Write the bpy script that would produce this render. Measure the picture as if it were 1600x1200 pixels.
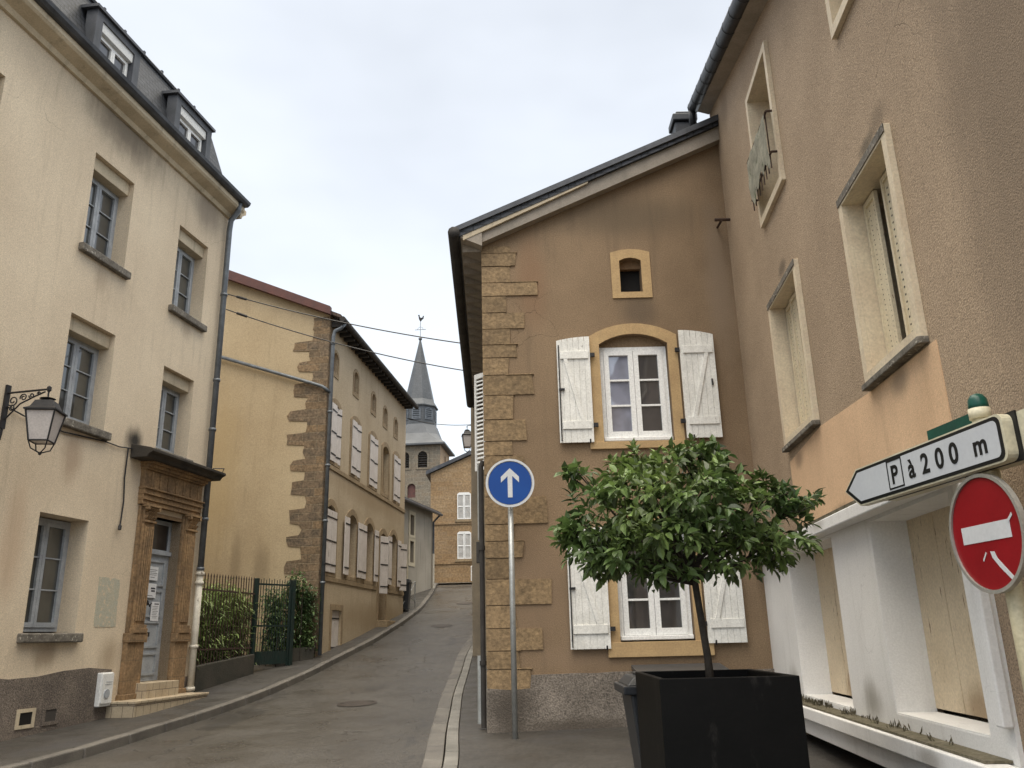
import bpy, bmesh, math, random
from mathutils import Vector, Matrix, geometry, noise
R_ = math.radians
random.seed(7)
for o in list(bpy.data.objects): bpy.data.objects.remove(o)
S = bpy.context.scene; C = S.collection
# ------------------------------------------------------------------ camera
CZ = 1.55; PITCH = R_(17.0); ROLL = math.atan(.0238)
fw = Vector((0, math.cos(PITCH), math.sin(PITCH))); dn = Vector((0, math.sin(PITCH), -math.cos(PITCH))); rx = Vector((1, 0, 0))
cx = rx*math.cos(ROLL) + dn*math.sin(ROLL); cd = -rx*math.sin(ROLL) + dn*math.cos(ROLL)
cam = bpy.data.cameras.new('camera'); cam.sensor_width = 36; cam.lens = 36*1290/1600; cam.clip_end = 3000; cam.clip_start = .05
co = bpy.data.objects.new('camera', cam); C.objects.link(co); S.camera = co
m = Matrix.Identity(4)
for i in range(3):
    m[i][0] = cx[i]; m[i][1] = -cd[i]; m[i][2] = -fw[i]
m[2][3] = CZ; co.matrix_world = m
# ------------------------------------------------------------------ world: overcast sky
W = bpy.data.worlds.new('World'); S.world = W; W.use_nodes = True
nt = W.node_tree; N = nt.nodes; L = nt.links; N.clear()
out = N.new('ShaderNodeOutputWorld')
sky = N.new('ShaderNodeTexSky'); sky.sky_type = 'NISHITA'; sky.sun_disc = False
SUN_EL, SUN_AZ = R_(58), R_(193)      # azimuth measured clockwise from +Y
sky.sun_elevation = SUN_EL; sky.sun_rotation = SUN_AZ
bg1 = N.new('ShaderNodeBackground'); bg1.inputs[1].default_value = .05; L.new(sky.outputs[0], bg1.inputs[0])
tc = N.new('ShaderNodeTexCoord'); sep = N.new('ShaderNodeSeparateXYZ'); L.new(tc.outputs['Generated'], sep.inputs[0])
rp = N.new('ShaderNodeValToRGB'); L.new(sep.outputs[2], rp.inputs[0])
e = rp.color_ramp.elements; e[0].position = 0; e[0].color = (.72, .74, .745, 1); e[1].position = 1; e[1].color = (5.7, 5.15, 4.2, 1)
for p, c in ((.25, (.715, .74, .745)), (.45, (.665, .685, .70)), (.68, (.68, .70, .72)), (.82, (2.9, 2.7, 2.35))):
    q = e.new(p); q.color = (*c, 1)
mp = N.new('ShaderNodeMapping'); mp.inputs['Scale'].default_value = (1, 1, 2.2); L.new(tc.outputs['Generated'], mp.inputs[0])
nz = N.new('ShaderNodeTexNoise'); nz.inputs['Scale'].default_value = 1.7; nz.inputs['Detail'].default_value = 4; nz.inputs['Roughness'].default_value = .55; L.new(mp.outputs[0], nz.inputs[0])
mr = N.new('ShaderNodeMapRange'); mr.inputs[1].default_value = .35; mr.inputs[2].default_value = .65; mr.inputs[3].default_value = .88; mr.inputs[4].default_value = 1.10; L.new(nz.outputs[0], mr.inputs[0])
mu = N.new('ShaderNodeVectorMath'); mu.operation = 'SCALE'; L.new(rp.outputs[0], mu.inputs[0]); L.new(mr.outputs[0], mu.inputs['Scale'])
bg2 = N.new('ShaderNodeBackground'); bg2.inputs[1].default_value = 1.0; L.new(mu.outputs[0], bg2.inputs[0])
ad = N.new('ShaderNodeAddShader'); L.new(bg1.outputs[0], ad.inputs[0]); L.new(bg2.outputs[0], ad.inputs[1]); L.new(ad.outputs[0], out.inputs[0])
sl = bpy.data.lights.new('sun', 'SUN'); sl.energy = 1.3; sl.angle = R_(50); sl.color = (1, .95, .87)
so = bpy.data.objects.new('sun', sl); C.objects.link(so)
sd = Vector((math.sin(SUN_AZ)*math.cos(SUN_EL), math.cos(SUN_AZ)*math.cos(SUN_EL), math.sin(SUN_EL)))
so.rotation_euler = sd.to_track_quat('Z', 'Y').to_euler(); so.location = (0, -5, 30)
S.view_settings.view_transform = 'Standard'; S.view_settings.look = 'None'; S.view_settings.exposure = .25; S.view_settings.gamma = 1
S.render.engine = 'CYCLES'; S.cycles.max_bounces = 6

# ------------------------------------------------------------------ helpers: objects
OFF = {}
def thing(name, label, cat, loc, group=None):
    o = bpy.data.objects.new(name, None); C.objects.link(o); o.location = loc; o.empty_display_size = .3
    o['label'] = label; o['category'] = cat
    if group: o['group'] = group
    OFF[o] = Vector(loc); return o
class MB:
    def __init__(s): s.v = []; s.f = []; s.mi = []; s.cur = 0
    def add(s, vs, fs):
        b = len(s.v); s.v += [Vector(q) for q in vs]; s.f += [[b+i for i in f] for f in fs]; s.mi += [s.cur]*len(fs); return s
    def box(s, F, a0, a1, n0, n1, z0, z1):
        vs = [F.p(a, n, z) for z in (z0, z1) for n in (n0, n1) for a in (a0, a1)]
        return s.add(vs, [(0,1,3,2),(4,6,7,5),(0,4,5,1),(2,3,7,6),(0,2,6,4),(1,5,7,3)])
    def hexa(s, F, bot, top):     # bot/top: 4 (a,n,z) corners each
        vs = [F.p(*q) for q in bot+top]
        return s.add(vs, [(0,1,2,3),(7,6,5,4),(0,4,5,1),(1,5,6,2),(2,6,7,3),(3,7,4,0)])
    def prism(s, F, poly, n0, n1, holes=()):
        loops = [list(poly)]+[list(h) for h in holes]
        pts = []; ed = []
        for lp in loops:
            b = len(pts); pts += [Vector(q) for q in lp]; k = len(lp); ed += [(b+i, b+(i+1) % k) for i in range(k)]
        vv, _, ff, _, _, _ = geometry.delaunay_2d_cdt(pts, ed, [], 0, 1e-5)
        def inside(p, lp):
            c = False; k = len(lp)
            for i in range(k):
                x1, y1 = lp[i]; x2, y2 = lp[(i+1) % k]
                if (y1 > p[1]) != (y2 > p[1]) and p[0] < (x2-x1)*(p[1]-y1)/(y2-y1)+x1: c = not c
            return c
        keep = []
        for f in ff:
            c = sum((vv[i] for i in f), Vector((0, 0)))/len(f)
            if inside(c, loops[0]) and not any(inside(c, h) for h in loops[1:]): keep.append(list(f))
        b = len(vv)
        vs = [F.p(q[0], n1, q[1]) for q in vv]+[F.p(q[0], n0, q[1]) for q in vv]
        fs = keep+[[i+b for i in reversed(f)] for f in keep]
        s.add(vs, fs)
        for lp in loops:
            k = len(lp)
            vs = [F.p(q[0], n1, q[1]) for q in lp]+[F.p(q[0], n0, q[1]) for q in lp]
            s.add(vs, [(i, (i+1) % k, (i+1) % k+k, i+k) for i in range(k)])
        return s
    def profile(s, F, pts, a0, a1, close=True):   # pts (n,z) swept along a
        k = len(pts)
        vs = [F.p(a0, n, z) for n, z in pts]+[F.p(a1, n, z) for n, z in pts]
        fs = [(i, (i+1) % k, (i+1) % k+k, i+k) for i in range(k)]
        if close: fs += [tuple(range(k)), tuple(reversed(range(k, 2*k)))]
        return s.add(vs, fs)
    def tube(s, pts, r, n=8, cap=True):
        pts = [Vector(p) for p in pts]; rs = r if isinstance(r, (list, tuple)) else [r]*len(pts)
        rings = []; up = Vector((0, 0, 1)); prev = None
        for i, p in enumerate(pts):
            t = (pts[min(i+1, len(pts)-1)]-pts[max(i-1, 0)]).normalized()
            if prev is None:
                a = t.cross(up)
                if a.length < .1: a = t.cross(Vector((1, 0, 0)))
            else: a = prev-t*prev.dot(t)
            a.normalize(); prev = a; b = t.cross(a)
            rings.append([p+(a*math.cos(2*math.pi*k/n)+b*math.sin(2*math.pi*k/n))*rs[i] for k in range(n)])
        vs = [q for g in rings for q in g]; fs = []
        for i in range(len(pts)-1):
            for k in range(n): fs.append((i*n+k, i*n+(k+1) % n, (i+1)*n+(k+1) % n, (i+1)*n+k))
        if cap: fs += [tuple(range(n)), tuple(reversed(range(len(vs)-n, len(vs))))]
        return s.add(vs, fs)
    def lathe(s, c, prof, n=16, sq=False, rot=0):   # prof (r,z)
        vs = []; fs = []
        for r, z in prof:
            for k in range(n):
                a = 2*math.pi*(k+.5)/n+rot; vs.append(Vector(c)+Vector((r*math.cos(a), r*math.sin(a), z)))
        for i in range(len(prof)-1):
            for k in range(n): fs.append((i*n+k, i*n+(k+1) % n, (i+1)*n+(k+1) % n, (i+1)*n+k))
        fs += [tuple(reversed(range(n))), tuple(range(len(vs)-n, len(vs)))]
        return s.add(vs, fs)
    def disc(s, F, a, z, r, n0, n1, k=40, r0=0):
        o = [(a+r*math.cos(2*math.pi*i/k), z+r*math.sin(2*math.pi*i/k)) for i in range(k)]
        if r0: return s.prism(F, o, n0, n1, [[(a+r0*math.cos(2*math.pi*i/k), z+r0*math.sin(2*math.pi*i/k)) for i in range(k)]])
        vs = [F.p(q[0], n1, q[1]) for q in o]+[F.p(q[0], n0, q[1]) for q in o]
        return s.add(vs, [tuple(range(k)), tuple(reversed(range(k, 2*k)))]+[(i, (i+1) % k, (i+1) % k+k, i+k) for i in range(k)])
    def build(s, name, mats, parent=None, smooth=False, bevel=0, label=None, cat=None, group=None, kind=None, loc=None, recalc=True):
        if not isinstance(mats, (list, tuple)): mats = [mats]
        off = OFF[parent] if parent is not None else (Vector(loc) if loc is not None else Vector((0, 0, 0)))
        me = bpy.data.meshes.new(name); me.from_pydata([v-off for v in s.v], [], s.f)
        for mm in mats: me.materials.append(mm)
        for p, i in zip(me.polygons, s.mi): p.material_index = i
        if recalc:
            bm = bmesh.new(); bm.from_mesh(me); bmesh.ops.recalc_face_normals(bm, faces=bm.faces); bm.to_mesh(me); bm.free()
        uv = me.uv_layers.new(name='UVMap').data
        for p in me.polygons:
            nn = p.normal
            t = Vector((0, 0, 1)).cross(nn)
            if t.length < .05: t = Vector((1, 0, 0)); b = Vector((0, 1, 0))
            else: t.normalize(); b = nn.cross(t)
            for li in p.loop_indices:
                q = me.vertices[me.loops[li].vertex_index].co+off
                uv[li].uv = (q.dot(t), q.dot(b))
            p.use_smooth = smooth
        o = bpy.data.objects.new(name, me); C.objects.link(o)
        if parent is not None: o.parent = parent
        else: o.location = off
        OFF[o] = off
        if bevel:
            bv = o.modifiers.new('bevel', 'BEVEL'); bv.width = bevel; bv.segments = 2; bv.limit_method = 'ANGLE'; bv.angle_limit = R_(40)
        if label: o['label'] = label
        if cat: o['category'] = cat
        if group: o['group'] = group
        if kind: o['kind'] = kind
        return o
class Fr:
    def __init__(s, ox, oy, az, side):
        a = R_(az); s.o = (ox, oy); s.d = (math.sin(a), math.cos(a)); s.n = (side*math.cos(a), -side*math.sin(a))
    def p(s, a, n, z): return Vector((s.o[0]+s.d[0]*a+s.n[0]*n, s.o[1]+s.d[1]*a+s.n[1]*n, z))
WF = Fr(0, 0, 90, -1)          # a = x, n = y
FA = Fr(-9.6, 0, 10.3, 1)      # left town house front
FB = Fr(-5.15, 22, 5.9, 1)     # long stone house, street front
FBG = Fr(-5.15, 22, -84.1, -1) # its gable wall
FG = Fr(0, 12, 90, 1)          # corner house gable
FGS = Fr(-.42, 12, -1.7, -1)   # corner house street side
FR_ = Fr(2.6, 0, 4.4, -1)      # right building front
def arch(s0, s1, z0, z1, rise, n=10):
    w = (s1-s0)/2; r = (w*w+rise*rise)/(2*rise); cz = z1-r; a = math.asin(min(1, w/r))
    return [(s0, z0), (s1, z0)]+[((s0+s1)/2+r*math.sin(a-2*a*i/n), cz+r*math.cos(a-2*a*i/n)) for i in range(n+1)]
def rect(s0, s1, z0, z1): return [(s0, z0), (s1, z0), (s1, z1), (s0, z1)]

# ------------------------------------------------------------------ helpers: materials
def mat(name, c1, c2=None, ns=1.2, fv=.12, fs=45, rough=.85, r2=None, bump=.25, bs=60, streak=0, streakc=(.05,.045,.04), stains=(), metal=0, brick=None, bc2=None, mortar=None, wear=None, spec=.3, coat=0, island=None, cracks=None):
    M = bpy.data.materials.new(name); M.use_nodes = True; t = M.node_tree; n = t.nodes; l = t.links
    P = n['Principled BSDF']; geo = n.new('ShaderNodeNewGeometry'); pos = geo.outputs['Position']
    def noise_(scale, det=4, vec=None, rg=.55):
        q = n.new('ShaderNodeTexNoise'); q.inputs['Scale'].default_value = scale; q.inputs['Detail'].default_value = det; q.inputs['Roughness'].default_value = rg
        l.new(vec or pos, q.inputs['Vector']); return q.outputs[0]
    def maprange(v, a, b, c, d, sm=False):
        q = n.new('ShaderNodeMapRange'); q.inputs[1].default_value = a; q.inputs[2].default_value = b; q.inputs[3].default_value = c; q.inputs[4].default_value = d
        if sm: q.interpolation_type = 'SMOOTHSTEP'
        l.new(v, q.inputs[0]); return q.outputs[0]
    def math_(op, a, b):
        q = n.new('ShaderNodeMath'); q.operation = op
        for i, v in enumerate((a, b)):
            if hasattr(v, 'links') or hasattr(v, 'is_linked'): l.new(v, q.inputs[i])
            else: q.inputs[i].default_value = v
        return q.outputs[0]
    def mix(f, a, b):
        q = n.new('ShaderNodeMix'); q.data_type = 'RGBA'
        for s_, v in ((q.inputs[0], f), (q.inputs[6], a), (q.inputs[7], b)):
            if hasattr(v, 'is_linked'): l.new(v, s_)
            elif isinstance(v, (int, float)): s_.default_value = v
            else: s_.default_value = (*v, 1)
        return q.outputs[2]
    def mapped(sc, vec=None):
        q = n.new('ShaderNodeMapping'); q.inputs['Scale'].default_value = sc; l.new(vec or pos, q.inputs[0]); return q.outputs[0]
    c2 = c2 or tuple(v*.8 for v in c1)
    big = maprange(noise_(ns, 6), .33, .67, 0, 1)
    col = mix(big, c1, c2)
    hts = []
    if brick:
        uvn = n.new('ShaderNodeUVMap'); bw, bh, ms = brick
        wob = n.new('ShaderNodeVectorMath'); wob.operation = 'MULTIPLY_ADD'
        nn = n.new('ShaderNodeTexNoise'); nn.inputs['Scale'].default_value = 3; l.new(pos, nn.inputs[0])
        l.new(nn.outputs[1], wob.inputs[0]); wob.inputs[1].default_value = (bh*.12,)*3; l.new(uvn.outputs[0], wob.inputs[2])
        bt = n.new('ShaderNodeTexBrick'); l.new(wob.outputs[0], bt.inputs['Vector']); bt.inputs['Scale'].default_value = 1
        bt.inputs['Brick Width'].default_value = bw; bt.inputs['Row Height'].default_value = bh; bt.inputs['Mortar Size'].default_value = ms; bt.inputs['Mortar Smooth'].default_value = .3
        bt.inputs['Bias'].default_value = -.2
        l.new(col, bt.inputs['Color1']); b2 = mix(.5, col, bc2 or tuple(v*.7 for v in c1)); l.new(b2, bt.inputs['Color2'])
        bt.inputs['Mortar'].default_value = (*(mortar or tuple(v*.5 for v in c1)), 1)
        col = bt.outputs[0]; hts.append((bt.outputs[1], -1.2))
    fine = maprange(noise_(fs, 3), .3, .7, 1-fv, 1+fv)
    q = n.new('ShaderNodeVectorMath'); q.operation = 'SCALE'; l.new(col, q.inputs[0]); l.new(fine, q.inputs['Scale']); col = q.outputs[0]
    if island:
        f = maprange(geo.outputs['Random Per Island'], 0, 1, island[0], island[1])
        q = n.new('ShaderNodeVectorMath'); q.operation = 'SCALE'; l.new(col, q.inputs[0]); l.new(f, q.inputs['Scale']); col = q.outputs[0]
    if streak:
        st = noise_(1, 5, mapped((5, 5, .45)), .65); st = maprange(st, .52, .75, 0, streak, True); col = mix(st, col, streakc)
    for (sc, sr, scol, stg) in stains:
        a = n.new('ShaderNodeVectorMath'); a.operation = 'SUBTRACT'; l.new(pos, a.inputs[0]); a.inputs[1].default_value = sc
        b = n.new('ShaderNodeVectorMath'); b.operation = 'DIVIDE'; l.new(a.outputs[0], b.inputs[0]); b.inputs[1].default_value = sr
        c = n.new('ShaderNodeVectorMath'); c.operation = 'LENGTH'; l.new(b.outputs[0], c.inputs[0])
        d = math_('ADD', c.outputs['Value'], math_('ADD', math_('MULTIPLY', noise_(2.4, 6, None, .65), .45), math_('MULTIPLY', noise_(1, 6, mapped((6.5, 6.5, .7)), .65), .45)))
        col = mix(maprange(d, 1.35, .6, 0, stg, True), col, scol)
    if wear:
        wc, lo, hi, wsc = wear
        w = maprange(noise_(1, 6, mapped(wsc), .65), lo, hi, 0, 1, True); col = mix(w, col, wc)
    if cracks:
        csc, cw, cth, cstr = cracks
        wv = n.new('ShaderNodeVectorMath'); wv.operation = 'MULTIPLY_ADD'; nn = n.new('ShaderNodeTexNoise'); nn.inputs['Scale'].default_value = csc*2.5; nn.inputs['Detail'].default_value = 5; l.new(pos, nn.inputs[0])
        l.new(nn.outputs[1], wv.inputs[0]); wv.inputs[1].default_value = (.45/csc,)*3; l.new(pos, wv.inputs[2])
        vo = n.new('ShaderNodeTexVoronoi'); vo.feature = 'DISTANCE_TO_EDGE'; vo.inputs['Scale'].default_value = csc; l.new(wv.outputs[0], vo.inputs['Vector'])
        line = maprange(vo.outputs['Distance'], 0, cw*csc, 1, 0, True); msk = maprange(noise_(csc*.55, 3), cth, cth+.08, 0, cstr, True)
        f_ = math_('MULTIPLY', line, msk); col = mix(f_, col, tuple(v*.3 for v in c2)); hts.append((f_, -1.5))
    l.new(col, P.inputs['Base Color'])
    P.inputs['Metallic'].default_value = metal; P.inputs['Specular IOR Level'].default_value = spec
    if r2 is not None: l.new(maprange(noise_(ns*1.7, 5), .35, .65, rough, r2), P.inputs['Roughness'])
    else: P.inputs['Roughness'].default_value = rough
    if coat: P.inputs['Coat Weight'].default_value = coat; P.inputs['Coat Roughness'].default_value = .15
    if bump or hts:
        h = noise_(bs, 4)
        if bump == 0: h = math_('MULTIPLY', h, 0.0)
        for v, k in hts: h = math_('ADD', h, math_('MULTIPLY', v, k))
        bp = n.new('ShaderNodeBump'); bp.inputs['Strength'].default_value = bump or .4; bp.inputs['Distance'].default_value = .012; l.new(h, bp.inputs['Height']); l.new(bp.outputs[0], P.inputs['Normal'])
    return M
def glass(name, base, refl=.35):
    M = bpy.data.materials.new(name); M.use_nodes = True; t = M.node_tree; n = t.nodes; l = t.links; P = n['Principled BSDF']; o = n['Material Output']
    geo = n.new('ShaderNodeNewGeometry'); nz = n.new('ShaderNodeTexNoise'); nz.inputs['Scale'].default_value = 2.2; nz.inputs['Detail'].default_value = 3; l.new(geo.outputs['Position'], nz.inputs[0])
    r = n.new('ShaderNodeValToRGB'); r.color_ramp.elements[0].position = .38; r.color_ramp.elements[1].position = .62
    r.color_ramp.elements[0].color = (*[v*.45 for v in base], 1); r.color_ramp.elements[1].color = (*base, 1)
    l.new(nz.outputs[0], r.inputs[0]); l.new(r.outputs[0], P.inputs['Base Color']); P.inputs['Roughness'].default_value = .4
    g = n.new('ShaderNodeBsdfGlossy'); g.inputs['Roughness'].default_value = .03; g.inputs['Color'].default_value = (.85, .88, .92, 1)
    n2 = n.new('ShaderNodeTexNoise'); n2.inputs['Scale'].default_value = 1.4; l.new(geo.outputs['Position'], n2.inputs[0])
    b = n.new('ShaderNodeBump'); b.inputs['Strength'].default_value = .08; b.inputs['Distance'].default_value = .05; l.new(n2.outputs[0], b.inputs['Height']); l.new(b.outputs[0], g.inputs['Normal'])
    mx = n.new('ShaderNodeMixShader'); mx.inputs[0].default_value = refl; l.new(P.outputs[0], mx.inputs[1]); l.new(g.outputs[0], mx.inputs[2]); l.new(mx.outputs[0], o.inputs[0])
    return M
dark = (.045, .04, .035)
def pA(s, n, z): return tuple(FA.p(s, n, z))
def pG(s, n, z): return tuple(FG.p(s, n, z))
def pR(s, n, z): return tuple(FR_.p(s, n, z))
def pB(s, n, z): return tuple(FB.p(s, n, z))
M = {}
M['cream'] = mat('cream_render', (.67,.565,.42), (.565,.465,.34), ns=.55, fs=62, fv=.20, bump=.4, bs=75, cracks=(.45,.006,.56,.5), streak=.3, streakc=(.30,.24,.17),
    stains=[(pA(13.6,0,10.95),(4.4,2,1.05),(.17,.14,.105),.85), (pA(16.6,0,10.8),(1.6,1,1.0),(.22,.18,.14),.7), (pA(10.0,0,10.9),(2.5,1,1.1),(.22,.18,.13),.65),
            (pA(13.4,0,4.55),(.9,.4,.75),(.33,.235,.16),.6), (pA(14.95,0,5.12),(.85,.4,.42),(.02,.018,.016),.97), (pA(13.4,0,1.45),(.7,.4,.35),(.27,.20,.13),.7),
            (pA(14.9,0,1.4),(.6,.4,.5),(.30,.22,.14),.6),(pA(13.5,0,7.75),(.6,.3,.4),(.36,.28,.2),.5),(pA(16.2,0,7.8),(.6,.3,.4),(.36,.28,.2),.5),(pA(12.4,0,3.0),(.9,.4,1.4),(.50,.36,.24),.6)])
M['cream_dark'] = mat('cream_moulding', (.60,.51,.37), (.45,.38,.27), ns=2, bump=.15, streak=.4)
M['pebble'] = mat('pebbledash_plinth', (.20,.165,.135), (.105,.088,.075), ns=1.3, fs=50, fv=.55, bump=.95, bs=55, wear=((.33,.27,.21),.58,.68,(38,38,38)))
M['slate'] = mat('blue_slate', (.040,.044,.052), (.025,.028,.034), ns=2, fs=14, fv=.4, rough=.5, bump=.3, bs=30, brick=(.22,.11,.012), mortar=(.006,.007,.008), bc2=(.06,.065,.075), spec=.4)
M['slate_flat'] = mat('zinc_sheet', (.16,.18,.205), (.10,.115,.135), ns=3, rough=.45, bump=.08, bs=12, streak=.3)
M['dormerz'] = mat('dormer_zinc', (.095,.10,.112), (.06,.065,.072), ns=3, rough=.5, bump=.1, bs=12, streak=.4)
M['skirt'] = mat('lead_skirt', (.11,.118,.128), (.08,.086,.094), ns=.8, rough=.5, bump=.1, streak=.3)
M['blackgutter'] = mat('dark_gutter_paint', (.030,.033,.040), (.018,.020,.024), ns=5, rough=.45, bump=.2)
M['zinc_dark'] = mat('dark_zinc', (.085,.09,.10), (.05,.053,.06), ns=4, rough=.4, bump=.1, bs=15)
M['pipe'] = mat('zinc_pipe', (.17,.185,.20), (.11,.12,.13), ns=5, rough=.42, bump=.08, metal=.35, streak=.3)
M['pipe_white'] = mat('cream_cast_iron', (.62,.58,.49), (.50,.46,.38), ns=5, rough=.55, bump=.1, wear=((.16,.13,.10),.62,.7,(9,9,4)))
M['graywood'] = mat('grey_blue_paint', (.40,.425,.45), (.29,.31,.335), ns=6, rough=.6, bump=.12, wear=((.17,.17,.17),.62,.72,(20,20,5)))
M['glassA'] = glass('old_window_glass', (.055,.055,.046), .13)
M['glassG'] = glass('window_glass_dark', (.035,.03,.03), .12)
M['glassL'] = glass('window_glass_curtained', (.25,.26,.33), .18)
M['stoneO'] = mat('orange_sandstone', (.35,.225,.115), (.19,.125,.07), ns=2.5, fs=22, fv=.3, bump=.4, bs=40, streak=.45, streakc=(.10,.075,.05))
M['stonejoint'] = mat('ashlar_sandstone', (.32,.205,.108), (.17,.115,.065), ns=2, fs=22, fv=.3, bump=.4, bs=40, brick=(.5,.33,.008), mortar=(.17,.12,.07), streak=.5, streakc=(.10,.075,.05))
M['sill'] = mat('weathered_sill', (.20,.18,.15), (.10,.09,.075), ns=6, fs=30, fv=.3, bump=.5, bs=35, wear=((.45,.42,.36),.60,.66,(18,18,18)))
M['black'] = mat('sooty_stone', (.035,.032,.028), (.07,.058,.045), ns=3, bump=.4, bs=30)
M['iron'] = mat('black_iron', (.018,.018,.02), (.03,.028,.028), ns=8, rough=.5, bump=.15)
M['frost'] = mat('frosted_lantern_glass', (.55,.51,.48), (.48,.44,.42), ns=3, rough=.3, bump=.02)
M['tile_step'] = mat('cream_step_tiles', (.50,.42,.30), (.40,.32,.22), ns=3, bump=.15, brick=(.2,.2,.006), mortar=(.13,.10,.08), rough=.5)
M['plastic_white'] = mat('white_plastic', (.72,.72,.70), (.66,.66,.64), ns=3, rough=.4, bump=0.02)
M['paper'] = mat('white_paper', (.74,.75,.76), (.70,.71,.73), ns=3, rough=.7, bump=.02)
M['ink'] = mat('dark_print', (.05,.05,.06), rough=.7, bump=0.01)
M['ghost'] = mat('grey_green_patch', (.40,.40,.33), (.46,.42,.32), ns=6, fs=60, fv=.18, bump=.35, bs=90, wear=((.60,.49,.34),.56,.62,(14,14,14)))
# long stone house
M['ochreB'] = mat('ochre_render', (.49,.40,.28), (.40,.32,.215), ns=.5, fs=35, fv=.2, cracks=(.4,.01,.58,.4), bump=.25, bs=70, streak=.35, streakc=(.26,.19,.11),
    stains=[(pB(4,0,10.3),(9,6,.6),(.20,.15,.09),.55),(pB(5,0,5.9),(6,8,.55),(.30,.22,.13),.6),(pB(6,0,2.2),(5,8,.8),(.28,.20,.11),.6)])
M['ochreBG'] = mat('ochre_gable_render', (.47,.375,.24), (.39,.30,.185), ns=.45, fs=30, fv=.14, bump=.15, bs=70, streak=.25, streakc=(.22,.17,.10),
    stains=[(tuple(FBG.p(1.6,0,3.4)),(.35,.5,1.1),(.20,.15,.09),.5),(tuple(FBG.p(2.3,0,3.6)),(.25,.5,1.3),(.20,.15,.09),.5),(tuple(FBG.p(3,0,6)),(1,1,4),(.40,.29,.14),.5)])
M['quoinB'] = mat('dark_quoin_stone', (.21,.15,.095), (.10,.078,.055), ns=3.5, fs=18, fv=.4, bump=.9, bs=14, brick=(.8,.22,.012), mortar=(.22,.17,.11), bc2=(.30,.19,.09))
M['surrB'] = mat('window_surround_stone', (.34,.255,.155), (.24,.18,.11), ns=3, fs=25, fv=.25, bump=.5, bs=30, streak=.3)
M['shutP'] = mat('pale_shutter_paint', (.66,.61,.57), (.58,.53,.49), ns=4, rough=.6, bump=.1, wear=((.30,.26,.22),.62,.70,(7,7,2.5)))
M['brownwood'] = mat('brown_infill', (.26,.16,.085), (.18,.11,.06), ns=5, bump=.3, streak=.3)
M['tile_red'] = mat('red_brown_verge', (.13,.055,.045), (.09,.045,.04), ns=4, rough=.6, bump=.3)
M['eavewood'] = mat('dark_eave_wood', (.06,.055,.05), (.035,.032,.03), ns=4, bump=.3)
M['rooftile'] = mat('brown_roof_tiles', (.12,.08,.06), (.08,.06,.05), ns=2, brick=(.22,.3,.012), bump=.4)
M['greyR'] = mat('grey_render', (.26,.235,.19), (.36,.325,.27), ns=.5, bump=.2, streak=.4)
M['trimC'] = mat('cream_stone_trim', (.52,.46,.34), (.42,.37,.27), ns=4, bump=.2)
M['ashlarE'] = mat('ochre_rubble_wall', (.32,.225,.13), (.23,.16,.095), ns=.8, fs=10, fv=.3, bump=.6, bs=14, brick=(.55,.24,.012), mortar=(.30,.20,.10), bc2=(.24,.14,.06))
M['shutW'] = mat('white_louvre_paint', (.78,.78,.76), (.70,.70,.68), ns=4, rough=.5, bump=.05)
M['towerstone'] = mat('grey_tower_stone', (.20,.175,.135), (.14,.125,.10), ns=.6, fs=8, fv=.25, bump=.6, bs=8, brick=(.7,.35,.02), mortar=(.24,.21,.165), bc2=(.24,.18,.12))
M['towerside'] = mat('tower_render_side', (.42,.30,.19), (.33,.24,.16), ns=.8, fs=8, fv=.2, bump=.4, bs=8)
M['spireslate'] = mat('spire_slate', (.10,.108,.118), (.075,.082,.09), ns=.7, fs=8, fv=.2, rough=.5, bump=.3, bs=10, brick=(.5,.25,.012), mortar=(.07,.075,.08))
# corner house
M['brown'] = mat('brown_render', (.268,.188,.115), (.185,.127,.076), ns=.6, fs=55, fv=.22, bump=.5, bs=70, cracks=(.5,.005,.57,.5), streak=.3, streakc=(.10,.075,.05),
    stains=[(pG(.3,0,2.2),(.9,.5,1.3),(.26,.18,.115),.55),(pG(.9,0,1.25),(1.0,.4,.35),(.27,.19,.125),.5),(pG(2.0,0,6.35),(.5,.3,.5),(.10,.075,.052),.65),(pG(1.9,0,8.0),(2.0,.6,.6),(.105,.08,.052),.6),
            (pG(3.3,0,6.8),(.35,.5,2.2),(.25,.19,.135),.6),(pG(3.0,0,3.2),(.8,.5,1.4),(.24,.175,.125),.6),(pG(1.9,0,3.95),(.8,.3,.25),(.11,.078,.05),.6),(pG(.35,0,6.9),(.4,.4,1.2),(.24,.14,.08),.6)])
M['quoinG'] = mat('ochre_quoin_stone', (.275,.192,.105), (.20,.14,.08), ns=5, fs=24, fv=.3, bump=1.0, bs=18, island=(.82,1.12), wear=((.13,.09,.055),.62,.72,(9,9,9)))
M['surrG'] = mat('yellow_stone_surround', (.50,.35,.18), (.41,.28,.145), ns=3, fs=40, fv=.12, bump=.3, bs=80, streak=.15)
M['white'] = mat('white_window_paint', (.82,.82,.80), (.80,.80,.78), ns=3, rough=.35, bump=.01)
M['shutG'] = mat('peeling_white_wood', (.80,.79,.745), (.68,.67,.625), ns=5, rough=.65, bump=.2, bs=50, wear=((.22,.20,.17),.63,.72,(26,26,7)))
M['board'] = mat('verge_board', (.33,.285,.235), (.25,.22,.18), ns=3, bump=.15, streak=.2)
M['peb2'] = mat('roughcast_plinth', (.25,.215,.18), (.14,.12,.10), ns=1.6, fs=45, fv=.5, bump=1, bs=45, wear=((.10,.085,.07),.55,.7,(1.5,1.5,3)), stains=[(pG(-.1,0,.6),(.5,.5,.6),(.075,.062,.05),.85),(pG(.8,0,.38),(1.6,.5,.18),(.085,.07,.055),.8)])
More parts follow.
